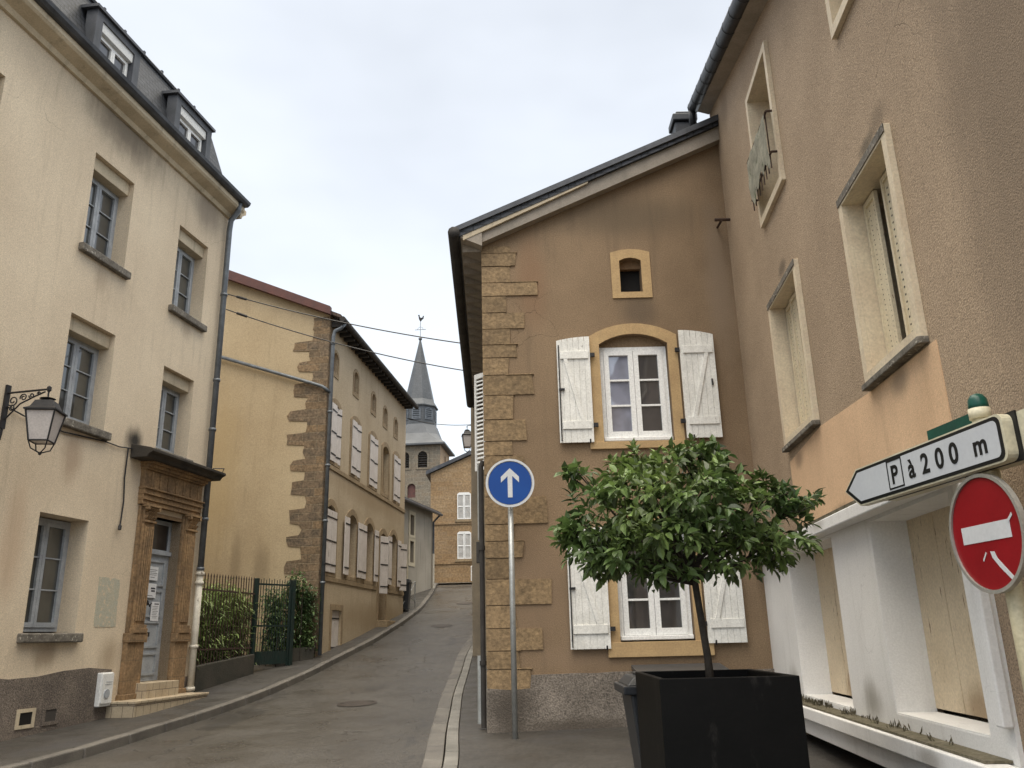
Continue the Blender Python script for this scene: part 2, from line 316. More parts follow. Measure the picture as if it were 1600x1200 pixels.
M['rubble'] = mat('weathered_grey_wall', (.30,.25,.18), (.20,.17,.13), ns=1.5, bump=.5, streak=.4)
# right building
M['taupe'] = mat('taupe_roughcast', (.385,.29,.20), (.315,.235,.16), ns=.9, fs=80, fv=.42, bump=.8, bs=80, cracks=(.4,.006,.58,.45), streak=.10, streakc=(.22,.16,.11),
    stains=[(pR(4.1,0,4.6),(1.75,1.2,4.6),(.20,.15,.105),.75),(pR(3.9,0,7.2),(1.9,.8,3.2),(.19,.14,.098),.6),(pR(5.9,0,5.55),(.5,.3,.2),(.12,.09,.06),.5),(pR(9.2,0,5.75),(.9,.3,.15),(.10,.08,.06),.7),(pR(6.2,0,5.5),(.8,.3,.12),(.08,.07,.05),.7),(pR(11.3,0,9.5),(1.5,.5,.6),(.20,.14,.09),.5)])
M['peach'] = mat('peach_render', (.70,.48,.30), (.60,.405,.25), ns=1.2, fs=50, fv=.1, bump=.35, bs=100, streak=.25, streakc=(.38,.25,.15),
    stains=[(pR(8.2,.01,2.62),(1.6,.5,.16),(.14,.10,.07),.85),(pR(9.5,.01,3.45),(.8,.3,.18),(.26,.18,.12),.7),(pR(6.3,.01,3.42),(.7,.3,.2),(.26,.19,.13),.7)])
M['frameR'] = mat('cream_window_frame', (.66,.57,.42), (.58,.48,.35), ns=4, rough=.6, bump=.12, streak=.25, streakc=(.12,.10,.08))
M['shutR'] = mat('cream_metal_shutter', (.66,.58,.42), (.58,.50,.36), ns=4, rough=.5, bump=.1, wear=((.22,.14,.09),.645,.67,(30,30,7)))
M['shopwhite'] = mat('white_shop_render', (.80,.79,.77), (.72,.71,.69), ns=1, fs=60, fv=.06, bump=.2, bs=80, streak=.25, streakc=(.36,.34,.31), stains=[(pR(8.0,0,.92),(.9,.4,.3),(.24,.22,.18),.7),(pR(10.9,0,.9),(1.2,.4,.35),(.30,.28,.24),.6),(pR(6.3,.2,.66),(.8,.4,.14),(.25,.22,.18),.6),(pR(8.5,.1,2.56),(3.5,.4,.10),(.38,.36,.32),.6)], cracks=(.8,.004,.58,.35))
M['ply'] = mat('beige_boarding', (.68,.57,.41), (.60,.49,.34), ns=2, rough=.6, bump=.1, bs=30, wear=((.20,.12,.07),.63,.66,(24,24,3)), stains=[(pR(6.6,-.3,.93),(1.5,.5,.28),(.26,.17,.09),.7),(pR(9.6,-.3,.90),(1.3,.5,.25),(.26,.17,.09),.7)])
M['moss'] = mat('mossy_ledge', (.10,.09,.055), (.16,.14,.10), ns=8, fs=40, fv=.4, bump=.8, bs=30)
M['void'] = mat('cellar_dark', (.012,.011,.01), bump=.2)
M['cloth'] = mat('faded_banner', (.31,.295,.23), (.19,.185,.145), ns=8, bump=.3, wear=((.11,.12,.07),.56,.64,(9,9,6)))
# street
M['asphalt'] = mat('wet_asphalt', (.064,.058,.050), (.050,.045,.039), ns=.7, fs=55, fv=.8, rough=.26, r2=.5, bump=.8, bs=50, cracks=(.55,.011,.50,.8), spec=.5, wear=((.040,.037,.034),.60,.63,(.9,.22,.5)))
M['pave'] = mat('pavement_asphalt', (.055,.050,.044), (.036,.033,.029), ns=1.3, fs=55, fv=.8, cracks=(.7,.01,.54,.7), rough=.40, r2=.65, bump=.45, bs=130, spec=.5, wear=((.045,.042,.04),.55,.62,(.7,.7,.7)))
M['kerb'] = mat('granite_kerb', (.16,.148,.13), (.095,.088,.08), ns=2, fs=90, fv=.35, rough=.5, bump=.4, bs=70, wear=((.09,.082,.075),.55,.68,(2,2,2)))
M['kerbL'] = mat('pale_kerb_stone', (.22,.21,.19), (.12,.115,.102), ns=2, fs=80, fv=.25, rough=.5, bump=.3, bs=70)
M['soilg'] = mat('street_ground', (.07,.062,.055), bump=.3)
M['castiron'] = mat('rusty_cast_iron', (.05,.038,.030), (.035,.03,.027), ns=10, rough=.45, bump=.6, bs=40)
M['bluesign'] = mat('blue_sign_face', (.006,.06,.27), (.005,.05,.24), ns=3, rough=.35, bump=0.01, fv=.02)
M['redsign'] = mat('red_sign_face', (.27,.009,.014), (.22,.008,.012), ns=3, rough=.35, bump=0.01, fv=.04)
M['refl'] = mat('reflective_white', (.60,.61,.62), (.55,.56,.57), ns=3, rough=.4, bump=.02, fv=.05)
M['greyface'] = mat('pale_grey_sign_face', (.52,.54,.56), (.48,.50,.53), ns=3, rough=.4, bump=.02, fv=.03)
M['aluminium'] = mat('sign_aluminium', (.48,.46,.42), (.40,.385,.35), ns=6, rough=.35, metal=.5, bump=.03)
M['galv'] = mat('galvanised_steel', (.42,.43,.42), (.34,.35,.34), ns=8, rough=.4, metal=.5, bump=.05)
M['creampole'] = mat('cream_painted_post', (.52,.47,.32), (.44,.39,.26), ns=4, rough=.4, bump=.05, streak=.3)
M['creambox'] = mat('cream_sign_casing', (.60,.56,.42), (.52,.48,.35), ns=4, rough=.4, bump=.03, streak=.2)
M['green'] = mat('dark_green_paint', (.008,.07,.05), (.012,.05,.04), ns=5, rough=.3, bump=.03)
M['blackink'] = mat('black_lettering', (.012,.012,.013), rough=.4, bump=0.01)
M['planter'] = mat('black_planter_metal', (.0015,.0018,.0018), (.003,.003,.003), ns=3, rough=.6, bump=.12, bs=20, spec=.15, wear=((.016,.015,.014),.58,.70,(6,6,2)))
M['soil'] = mat('potting_soil', (.04,.028,.02), bump=.8, bs=30)
M['binp'] = mat('dark_grey_plastic', (.035,.038,.042), (.028,.03,.034), ns=4, rough=.45, bump=.05)
M['checker'] = mat('checker_plate', (.17,.175,.18), (.12,.125,.13), ns=3, rough=.4, metal=.5, bump=.05, brick=(.06,.03,.006), mortar=(.06,.06,.065))
M['greenfence'] = mat('dark_green_fence', (.012,.028,.024), (.02,.028,.024), ns=6, rough=.5, bump=.2)
M['rust'] = mat('rusted_iron', (.075,.045,.032), (.045,.03,.024), ns=8, bump=.4)
M['lowwall'] = mat('mossy_garden_wall', (.07,.062,.05), (.04,.04,.032), ns=2, bump=.6, bs=30, streak=.3)
M['bark'] = mat('dark_bark', (.05,.042,.033), (.03,.025,.02), ns=9, bump=.7, bs=50)
def leafmat(name, c1, c2, isl, tr=.25, rough=.47):
    m_ = mat(name, c1, c2, ns=1.6, fs=30, fv=.15, rough=rough, bump=.05, bs=40, spec=.5, island=isl)
    t = m_.node_tree; P = t.nodes['Principled BSDF']; o = t.nodes['Material Output']; b = P.inputs['Base Color'].links[0].from_socket
    tl = t.nodes.new('ShaderNodeBsdfTranslucent'); t.links.new(b, tl.inputs[0]); mx = t.nodes.new('ShaderNodeMixShader'); mx.inputs[0].default_value = tr
    t.links.new(P.outputs[0], mx.inputs[1]); t.links.new(tl.outputs[0], mx.inputs[2]); t.links.new(mx.outputs[0], o.inputs[0]); return m_
M['leaf'] = leafmat('laurel_leaf', (.125,.18,.050), (.055,.10,.030), (.35, 1.8))
M['bamboo'] = leafmat('bamboo_leaf', (.27,.34,.11), (.15,.22,.07), (.45, 1.5))
M['shrub'] = leafmat('shrub_leaf', (.11,.17,.055), (.07,.12,.045), (.4, 1.6))

# ------------------------------------------------------------------ ground surface
K = [(-2000,-4),(-60,-.3),(-10,-.1),(0,0),(6,.07),(9,.13),(12,.24),(15,.37),(17.3,.54),(20,.8),(22,1.05),(25,1.42),(29,2.0),(33,2.58),(38.5,3.45),(42,4.0),(46,4.4),(60,5.2),(100,7),(2500,12)]
def g0(y):
    for (a, b), (c, d) in zip(K, K[1:]):
        if y <= c: return b+(d-b)*(y-a)/(c-a)
    return K[-1][1]
def G0(x, y):
    w = min(1, max(0, (24-y)/8)) if y > -10 else max(0, 1+(y+10)/30)
    return g0(y)+.02*max(-6, min(6, x+3))*w
def lerp_poly(pts, y):
    for (x1, y1), (x2, y2) in zip(pts, pts[1:]):
        if y <= y2: return x1+(x2-x1)*(y-y1)/(y2-y1)
    return pts[-1][0]
def smooth_poly(pts, y, r=1.2):
    return sum(lerp_poly(pts, y+d)*w for d, w in ((-r, .2), (-r/2, .2), (0, .2), (r/2, .2), (r, .2)))
KL = [(-9.5,-14),(-8.2,0),(-7.0,6),(-6.1,9),(-5.62,11.5),(-5.42,14.4),(-5.05,17),(-4.72,20.3),(-4.25,24.6),(-3.88,29),(-3.69,33.2),(-3.80,39),(-4.0,42.5),(-4.4,60)]
RR = [(-1.7,-14),(-1.2,0),(-1.0,6),(-1.1,9.9),(-1.27,12.2),(-1.5,16.6),(-1.6,22.6),(-1.38,29.2),(-1.3,33),(-.6,38),(1.5,41.5),(7,44),(9,60)]
ys = [-14+.5*i for i in range(int((43.6+14)/.5)+1)]
kl = lambda y: smooth_poly(KL, y); rr = lambda y: smooth_poly(RR, y, .8)
def strip(fa, fb, dz, ys_, nx=1):
    b = MB(); vs = []; fs = []
    for y in ys_:
        for i in range(nx+1):
            x = fa(y)+(fb(y)-fa(y))*i/nx; vs.append((x, y, G0(x, y)+(dz(x, y) if callable(dz) else dz)))
    k = nx+1
    for j in range(len(ys_)-1):
        for i in range(nx): fs.append((j*k+i, j*k+i+1, (j+1)*k+i+1, (j+1)*k+i))
    return b.add(vs, fs)
b = MB(); gx = [-900,-300,-100,-40,-20]+[-14+2*i for i in range(15)]+[20,40,100,300,900]; gy = [-900,-300,-100,-50,-25]+[-14+2*i for i in range(34)]+[60,80,100,200,500,1800]
vs = [(x, y, G0(x, y)-.15) for y in gy for x in gx]; k = len(gx)
b.add(vs, [(j*k+i, j*k+i+1, (j+1)*k+i+1, (j+1)*k+i) for j in range(len(gy)-1) for i in range(k-1)]).build('ground', M['soilg'], kind='structure')
strip(kl, lambda y: rr(y)+.03, 0, ys, 8).build('road', M['asphalt'], kind='structure', smooth=True)
# left pavement + kerb (separate stones)
KH = .13
strip(lambda y: kl(y)-6, lambda y: kl(y)-.17, KH-.004, ys, 6).build('pavement', M['pave'], kind='structure', smooth=True)
def stones(fx, w, dz, hgt, y0, y1, ln, gap=.022):
    b = MB(); y = y0; side = random.Random(3)
    while y < y1:
        e_ = y+ln*side.uniform(.92, 1.06)-gap; vs = []
        for yy in (y, (y+e_)/2, e_):
            for dx in (0, w):
                x = fx(yy)+dx; g = G0(x, yy)+dz+side.uniform(-.004, .004); vs += [(x, yy, g), (x, yy, g-hgt)]
        fs = []
        for j in (0, 1):
            o_ = j*4; fs += [(o_, o_+2, o_+6, o_+4), (o_+2, o_+3, o_+7, o_+6), (o_+1, o_, o_+4, o_+5), (o_+3, o_+1, o_+5, o_+7)]
        fs += [(0, 1, 3, 2), (8, 10, 11, 9)]
        b.add(vs, fs); y = e_+gap
    return b
stones(lambda y: kl(y)-.17, .17, KH, .3, -14, 43, 1.0).build('kerb', M['kerb'], kind='structure', bevel=.018)
stones(lambda y: rr(y)+.02, .22, .008, .2, -14, 40, .95).build('gutter', M['kerb'], kind='structure', bevel=.008)
stones(lambda y: rr(y)+.26, .16, .035, .2, -14, 40, 1.0).build('kerb', M['kerbL'], kind='structure', bevel=.01)
strip(lambda y: rr(y)+.43, lambda y: rr(y)+ (9 if y < 42 else 4), .028, ys, 8).build('pavement', M['pave'], kind='structure', smooth=True)
# far street surface in front of the end house
strip(lambda y: -6, lambda y: 12, .012, [41.5,42.2,43,43.9], 6).build('road', M['asphalt'], kind='structure')
strip(lambda y: -4.6, lambda y: 8, .10, [43.3,43.6,44.2], 4).build('kerb', M['kerb'], kind='structure')
def manhole(x, y, r, label):
    t = thing('manhole_cover', label, 'manhole cover', (x, y, G0(x, y)), 'manhole covers along the street')
    sx = (G0(x+.4, y)-G0(x-.4, y))/.8; sy = (G0(x, y+.4)-G0(x, y-.4))/.8
    def ringmesh(r0, r1, h):
        b = MB(); vs = []; fs = []
        for k_ in range(32):
            a = 2*math.pi*k_/32
            for q in (r0, r1):
                X = q*math.cos(a); Y = q*math.sin(a); vs.append((x+X, y+Y, G0(x, y)+sx*X+sy*Y+h))
        for k_ in range(32):
            a = 2*k_; c = 2*((k_+1) % 32); fs.append((a, a+1, c+1, c))
        return b.add(vs, fs)
    ringmesh(r*.86, r, .012).build('rim', M['castiron'], t)
    ringmesh(0.001, r*.83, .007).build('lid', M['castiron'], t)
manhole(-2.95, 16.0, .36, 'round iron manhole cover in the road, nearest of the three')
manhole(-2.53, 28.58, .36, 'round iron manhole cover in the middle of the climb')
manhole(-2.15, 34.9, .36, 'round iron manhole cover farthest up the street')

# ------------------------------------------------------------------ window unit
def window(par, F, s0, s1, z0, z1, n, mw, mg, rows=3, leaves=2, fr=.05, lf=.055, bar=.022, dep=.05, glass2=None, archr=0, sillz=None):
    b = MB()
    b.prism(F, rect(s0, s1, z0, z1), n-dep, n, [rect(s0+fr, s1-fr, z0+fr, z1-fr)])
    a0, a1 = s0+fr, s1-fr; w = (a1-a0)/leaves
    for k_ in range(leaves):
        l0 = a0+k_*w+.003; l1 = a0+(k_+1)*w-.003
        b.prism(F, rect(l0, l1, z0+fr+.004, z1-fr-.004), n-dep+.01, n+.018, [rect(l0+lf, l1-lf, z0+fr+lf*1.3, z1-fr-lf)])
        for r in range(1, rows):
            zz = z0+fr+lf*1.3+(z1-z0-2*fr-2.3*lf)*r/rows; b.box(F, l0+lf, l1-lf, n-.02, n+.008, zz-bar/2, zz+bar/2)
    wo = b.build('window', mw, par, bevel=.004)
    for k_ in range(leaves):
        l0 = a0+k_*w; l1 = l0+w
        MB().box(F, l0+.02, l1-.02, n-.035, n-.025, z0+fr, z1-fr).build('pane', glass2 if (glass2 and k_ == 0) else mg, wo)
    return wo

# ================================================================== LEFT TOWN HOUSE
A = thing('town_house', 'tall cream rendered town house with slate mansard, dormers and carved stone doorway, on the left', 'house', tuple(FA.p(14, 0, .3)))
S0A = 7.0; S1A = 17.42
wins = {'u1': (12.97,14.08,8.13,9.94), 'u2': (15.62,16.72,8.06,9.88), 'm1': (12.93,14.08,5.09,6.87), 'm2': (15.59,16.66,5.12,6.79), 'g': (12.87,13.99,1.76,3.55),
        'u0': (9.75,10.86,8.13,9.94), 'm0': (9.75,10.86,5.09,6.87), 'g0': (9.6,10.7,1.76,3.55)}
door = (15.72, 16.68, .9, 3.86)
holes = [rect(*w) for w in wins.values()]+[rect(*door)]
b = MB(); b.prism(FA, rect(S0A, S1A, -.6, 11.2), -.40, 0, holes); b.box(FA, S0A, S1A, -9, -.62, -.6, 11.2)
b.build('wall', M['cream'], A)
b = MB(); top = [(S0A,-.6),(14.98,-.6),(14.98,1.17)]+[(14.98-(14.98-S0A)*i/14, 1.17+.05*math.sin(i*1.3)) for i in range(1, 15)]
b.prism(FA, top, .0, .035, []); b.box(FA, 17.1, S1A+.01, .0, .03, -.6, .95); b.build('plinth', M['pebble'], A)
for nm, (a, c, z0, z1) in wins.items():
    up = nm[0] in 'um'; zt = z1-.24 if up else z1-.02
    if up: MB().box(FA, a+.002, c-.002, -.32, -.10, z1-.25, z1-.002).build('roller_blind_box', M['cream_dark'], A, bevel=.01)
    w = window(A, FA, a+.0, c-.0, z0+.03, zt, -.30 if up else -.33, M['graywood'], M['glassA'], rows=3, fr=.06, lf=.06)
    MB().box(FA, a-.10, c+.10, -.33, .10, z0-.14, z0).build('sill', M['sill'], w, bevel=.02)
# cornice, gutter
b = MB(); b.profile(FA, [(0,10.95),(.06,10.95),(.10,11.03),(.30,11.10),(.34,11.14),(.34,11.24),(0,11.24)], S0A, S1A+.1)
b.profile(Fr(FA.p(S1A,0,0).x, FA.p(S1A,0,0).y, 10.3-90, -1), [(0,10.95),(-.06,10.95),(-.10,11.03),(-.25,11.14),(-.25,11.24),(0,11.24)], -.3, 9)
b.build('cornice', M['cream_dark'], A)
MB().profile(FA, [(.28,11.245),(.42,11.245),(.47,11.29),(.49,11.35),(.46,11.35),(.43,11.29),(.32,11.28),(.1,11.36),(.1,11.245)], S0A, S1A+.10).build('gutter', M['zinc_dark'], A)
# mansard
b = MB(); b.hexa(FA, [(S0A,.12,11.30),(17.25,.12,11.30),(17.25,-9,11.30),(S0A,-9,11.30)], [(S0A,-.30,13.0),(16.75,-.30,13.0),(16.75,-8.3,13.0),(S0A,-8.3,13.0)])
b.hexa(FA, [(S0A,-.30,13.0),(16.75,-.30,13.0),(16.75,-8.3,13.0),(S0A,-8.3,13.0)], [(S0A,-3.5,13.9),(14.5,-3.5,13.9),(14.5,-5.3,13.9),(S0A,-5.3,13.9)])
b.build('roof', M['slate'], A)
b = MB(); b.tube([FA.p(S0A,-.28,13.02), FA.p(16.8,-.28,13.02)], .045, 6)
for i in range(14): b.box(FA, 8+i*.62, 8.05+i*.62, -.31, -.25, 13.04, 13.11)
b.build('roof_edge', M['zinc_dark'], A)
for a0, a1 in ((9.9,11.2),(12.37,13.63),(14.88,16.24)):
    b = MB(); b.prism(FA, rect(a0, a1, 11.30, 12.50), -.09, .13, [rect(a0+.17, a1-.17, 11.42, 12.36)])
    b.box(FA, a0+.003, a1-.003, -1.6, -.20, 11.40, 12.47)
    d_ = b.build('dormer', M['dormerz'], A, bevel=.01)
    MB().hexa(FA, [(a0-.06,.18,12.50),(a1+.06,.18,12.50),(a1+.06,-1.7,12.62),(a0-.06,-1.7,12.62)], [(a0-.06,.18,12.56),(a1+.06,.18,12.56),(a1+.06,-1.7,12.70),(a0-.06,-1.7,12.70)]).build('dormer_roof', M['zinc_dark'], d_)
    MB().box(FA, a0+.17, a1-.17, -.06, .10, 12.17, 12.40).build('roller_blind_box', M['plastic_white'], d_, bevel=.01)
    window(d_, FA, a0+.18, a1-.18, 11.43, 12.17, .02, M['white'], M['glassG'], rows=1, fr=.04, lf=.05)
# downpipe
b = MB(); b.tube([FA.p(17.28,.34,11.24), FA.p(17.30,.31,11.05), FA.p(17.33,.13,10.85), FA.p(17.33,.11,10.6), FA.p(17.33,.11,2.95)], .062, 12)
for z in (9.0,7.0,5.9,4.0,3.0): b.tube([FA.p(17.33,.11,z-.03), FA.p(17.33,.11,z+.03)], .078, 12)
b.build('drainpipe', M['pipe'], A, smooth=True)
b = MB(); b.tube([FA.p(17.33,.11,2.97), FA.p(17.33,.11,.55)], .068, 12)
for z in (2.9,2.72,1.5,.72): b.tube([FA.p(17.33,.11,z-.035), FA.p(17.33,.11,z+.035)], .088, 12)
b.build('drainpipe', M['pipe_white'], A, smooth=True, label='cream cast-iron lower length of the drainpipe')
# doorway
D = MB()
D.box(FA, 15.24, 15.72, 0, .10, .1, 1.74); D.box(FA, 16.68, 17.13, 0, .10, .1, 1.74)
D.box(FA, 15.22, 15.74, 0, .14, 1.60, 1.76); D.box(FA, 16.66, 17.15, 0, .14, 1.60, 1.76); D.box(FA, 15.20, 15.74, 0, .13, .1, .75); D.box(FA, 16.66, 17.16, 0, .13, .1, .75)
D.box(FA, 15.26, 15.722, 0, .055, 1.76, 4.0); D.box(FA, 16.678, 17.12, 0, .055, 1.76, 4.0)
D.build('door_pedestals', M['stonejoint'], A, bevel=.012)
def pilaster(a0, a1):
    b = MB()
    b.box(FA, a0-.03, a1+.03, .05, .16, 1.76, 1.84); b.box(FA, a0-.015, a1+.015, .05, .145, 1.84, 1.90); b.box(FA, a0, a1, .05, .10, 1.90, 3.70)
    for i in range(5):
        c = a0+.02+(a1-a0-.04)*(i+.5)/5; b.box(FA, c-.016, c+.016, .10, .128, 1.96, 3.62)
    b.box(FA, a0-.015, a1+.015, .05, .14, 3.70, 3.74)
    for r_ in range(3):
        for i in range(4-(r_ % 2)):
            c = a0+(a1-a0)*(i+.5+(.5 if r_ % 2 else 0))/4; z = 3.76+r_*.07; k_ = .012*r_
            b.hexa(FA, [(c-.03,.09,z),(c+.03,.09,z),(c+.03,.12,z),(c-.03,.12,z)], [(c-.035,.09,z+.07),(c+.035,.09,z+.07),(c+.028,.16+k_,z+.065),(c-.028,.16+k_,z+.065)])
    b.box(FA, a0-.005, a1+.005, .05, .10, 3.74, 3.98)
    for c in (a0-.01, a1+.01): b.tube([FA.p(c,.12,3.95), FA.p(c,.19,3.95)], .035, 8)
    b.box(FA, a0-.05, a1+.05, .05, .19, 3.98, 4.02); return b.build('pilaster', M['stoneO'], A, bevel=.006)
pilaster(15.34, 15.66); pilaster(16.74, 17.06)
b = MB()
for i, (z0, z1, n) in enumerate(((4.02,4.10,.10),(4.10,4.12,.13),(4.12,4.20,.115),(4.20,4.225,.15),(4.225,4.30,.13),(4.30,4.33,.17),(4.33,4.66,.10),(4.66,4.70,.15),(4.70,4.76,.20),(4.76,4.80,.26))):
    b.box(FA, 15.26-n*.3, 17.14+n*.3, -.01+i*.0005, n, z0, z1)
for i in range(7): b.box(FA, 15.42+i*.26, 15.46+i*.26, .10, .125, 4.36, 4.64)
b.build('entablature', M['stoneO'], A, bevel=.008)
MB().profile(FA, [(0,4.80),(.34,4.80),(.38,4.86),(.46,4.90),(.46,4.95),(.38,4.98),(0,5.06)], 14.86, 17.42).build('door_cornice', M['black'], A, bevel=.01)
b = MB(); b.box(FA, 15.66, 15.72, -.42, .02, .9, 3.9); b.box(FA, 16.68, 16.74, -.42, .02, .9, 3.9); b.box(FA, 15.66, 16.74, -.42, .01, 3.86, 3.93)
b.build('door_reveal', M['stonejoint'], A)
nd = -.20
b = MB(); b.prism(FA, rect(15.72,16.68,.92,3.86), nd-.05, nd, [rect(15.79,16.61,3.30,3.78)])
for z0, z1 in ((1.02,1.42),(1.50,1.98),(2.05,2.55),(2.62,3.10)):
    b.prism(FA, rect(15.84,16.56,z0,z1), nd, nd+.025, [rect(15.88,16.52,z0+.04,z1-.04)])
b.box(FA, 15.72, 16.68, nd, nd+.05, 3.20, 3.28)
dr = b.build('door', M['graywood'], A, bevel=.005)
MB().box(FA, 15.78, 16.62, nd-.03, nd-.02, 3.29, 3.79).build('pane', M['glassG'], dr)
MB().box(FA, 15.93, 16.25, nd+.0, nd+.032, 1.70, 1.78).build('letter_slot', M['iron'], dr)
b = MB(); b.disc(FA, 16.02, 2.30, .05, nd+.02, nd+.07, 16); b.tube([FA.p(16.02,nd+.09,2.30), FA.p(16.08,nd+.09,2.24), FA.p(16.14,nd+.08,2.30)], .014, 6); b.build('door_knocker', M['iron'], dr)
b = MB(); b.box(FA, 15.60, 16.62, -.36, .30, .60, .915); b.build('step', M['tile_step'], A, bevel=.01)
b = MB(); b.box(FA, 14.95, 17.22, 0, .55, .1, .62); b.box(FA, 14.93, 17.24, 0, .57, .62, .66); b.build('step', M['tile_step'], A, bevel=.006)
# meter box, vents, painted patch, cables
b = MB(); b.box(FA, 14.62, 14.93, .03, .12, .60, 1.13); b.prism(FA, rect(14.64,14.91,.65,1.11), .12, .14); mt = b.build('meter_box', M['plastic_white'], A, bevel=.015)
b = MB(); b.disc(FA, 14.76, .80, .07, .14, .155, 20); b.box(FA, 14.73, 14.88, .14, .145, .98, .988); b.box(FA, 14.70, 14.88, .14, .145, .94, .948); b.build('dial', M['graywood'], mt)
for a0, a1, z in ((12.93,13.30,.43),(13.45,13.80,.43)):
    b = MB(); b.prism(FA, rect(a0,a1,z,z+.27), .03, .05, [rect(a0+.06,a1-.06,z+.05,z+.22)]); v_ = b.build('air_vent', M['cream_dark'] if a0 < 13.2 else M['pebble'], A, bevel=.004)
    MB().box(FA, a0+.06, a1-.06, .034, .040, z+.05, z+.22).build('grille', M['void'] if a0 < 13.2 else M['soilg'], v_)
b = MB(); rn = random.Random(2); pp = []
for i in range(28):
    t_ = i/28*4; e_ = int(t_); q = t_-e_; c = [(q,0),(1,q),(1-q,1),(0,1-q)][e_]; pp.append((14.42+.56*c[0]+rn.uniform(-.012,.012), 1.86+.80*c[1]+rn.uniform(-.012,.012)))
b.prism(FA, pp, 0, .006); b.build('painted_patch', M['ghost'], A)
b = MB(); b.tube([FA.p(11.86,.05,4.95), FA.p(12.4,.03,4.88), FA.p(13.1,.03,4.86), FA.p(14.1,.03,4.93), FA.p(14.5,.03,4.92), FA.p(14.9,.03,4.97)], .012, 5)
b.build('cable', M['iron'], A); b = MB()
b.tube([FA.p(14.75,.03,4.96), FA.p(14.74,.03,4.4), FA.p(14.79,.03,4.0), FA.p(14.77,.03,3.6), FA.p(14.74,.04,3.52)], .014, 5)
b.tube([FA.p(14.74,.05,3.56), FA.p(14.72,.06,3.49)], .03, 6)
b.build('loose_cable', M['iron'], A); b = MB()
b.tube([FA.p(16.9,.46,4.96), FA.p(17.25,.5,5.02), FA.p(17.45,.35,4.98), FA.p(17.4,.1,4.95)], .010, 5)
b.build('cable', M['iron'], A)
# notices on the door
def notice(a0, a1, z0, z1, label, lines, blocks=()):
    t = thing('paper_notice', label, 'notice', tuple(FA.p((a0+a1)/2, nd+.03, z0)))
    MB().box(FA, a0, a1, nd+.028, nd+.031, z0, z1).build('sheet', M['paper'], t)
    b = MB()
    for z, u0, u1, h in lines: b.box(FA, a0+(a1-a0)*u0, a0+(a1-a0)*u1, nd+.031, nd+.0325, z0+(z1-z0)*z, z0+(z1-z0)*z+h)
    b.build('print', M['ink'], t)
notice(16.0,16.33,2.72,2.97,'white paper sheet with lines of print, topmost of the three on the grey door','' or [(.75,.1,.9,.008),(.62,.1,.8,.006),(.5,.1,.9,.006),(.38,.1,.85,.006),(.2,.3,.7,.008)])
notice(15.98,16.32,2.22+.18,2.66,'white paper sheet with two short bold lines beside a pale picture, middle of the door',[(.6,.5,.9,.03),(.42,.55,.88,.03),(.12,.2,.7,.008)])
notice(16.22,16.48,1.98,2.33,'tall narrow white paper sheet beside the knocker on the grey door',[(.86,.35,.9,.02)]+[(.75-.085*i,.15+.05*(i%2),.85-.08*(i%3),.006) for i in range(8)])

# ------------------------------------------------------------------ lantern builder
def lantern(c, h, w, label, wallpt, grp):
    # c = top hook position; w = width of the glass top, h = total height
    t = thing('street_lamp', label, 'street lamp', tuple(wallpt), grp)
    x, y, z = c; c0 = Vector(c); a = w*.7071; rot = FA_ROT if grp_a(grp) else 0
    b = MB(); r2_ = 1/math.cos(math.pi/4)
    def sq(prof): return [(r*r2_/1, zz) for r, zz in prof]
    b.lathe(c0, [(.012,0),(.03,-.02*h),(.012,-.05*h),(.012,-.12*h),(.05*w/.4,-.13*h),(.11*w/.4,-.15*h),(.05*w/.4,-.17*h)], 12)
    b.lathe(c0, sq([(.13*w,-.165*h),(.30*w,-.20*h),(.40*w,-.30*h),(.55*w,-.34*h),(.55*w,-.36*h),(.5*w,-.36*h)]), 4, rot=R_(8))
    cap_ = b.build('cap', M['iron'], t)
    b = MB(); b.lathe(c0, sq([(.47*w,-.365*h),(.30*w,-.80*h)]), 4, rot=R_(8)); b.build('lantern_glass', M['frost'], t)
    b = MB(); ct = []; cb = []
    for k_ in range(4):
        an = 2*math.pi*(k_+.5)/4+R_(8); ct.append(c0+Vector((math.cos(an)*.49*w*r2_, math.sin(an)*.49*w*r2_, -.36*h))); cb.append(c0+Vector((math.cos(an)*.32*w*r2_, math.sin(an)*.32*w*r2_, -.80*h)))
    for k_ in range(4):
        b.tube([ct[k_], cb[k_]], .013*w/.4, 5); b.tube([cb[k_], cb[(k_+1) % 4]], .013*w/.4, 5); b.tube([ct[k_], ct[(k_+1) % 4]], .012*w/.4, 5)
        q = c0+Vector((0, 0, -.97*h)); md = (cb[k_]*.75+q*.25)+Vector((0, 0, -.07*h)); b.tube([cb[k_], md, q], .010*w/.4, 5)
    b.lathe(c0+Vector((0, 0, -.97*h)), [(.006,.02*h),(.022*w/.4,0),(.022*w/.4,-.015*h),(.006,-.03*h)], 8)
    b.build('lantern_frame', M['iron'], t)
    return t
def grp_a(g): return True
FA_ROT = 0
wp = FA.p(11.86, 0, 4.95); hook = FA.p(11.86, .80, 5.16); hook = FA.p(11.78, .78, 5.14)
lt = lantern(hook, .98, .40, 'black wrought-iron lantern on a scrolled bracket at the cream house', wp, 'wall lanterns')
b = MB(); FX = FA
b.box(FA, 11.82, 11.90, 0, .035, 4.62, 5.28); b.tube([FA.p(11.86,.03,5.16), FA.p(11.82,.4,5.15), hook], .016, 8)
b.lathe(hook, [(.01,.05),(.032,.03),(.032,-.02),(.012,-.04)], 8)
b.tube([FA.p(11.86,.02,4.62), FA.p(11.86,.0,4.45)], .02, 6)
def scroll(c, r, a0, turns, n=18):
    pts = []
    for i in range(n):
        q = i/(n-1); a = a0+turns*2*math.pi*q; rr_ = r*(1-.75*q); pts.append(FA.p(11.85, c[0]+rr_*math.cos(a), c[1]+rr_*math.sin(a)))
    return pts
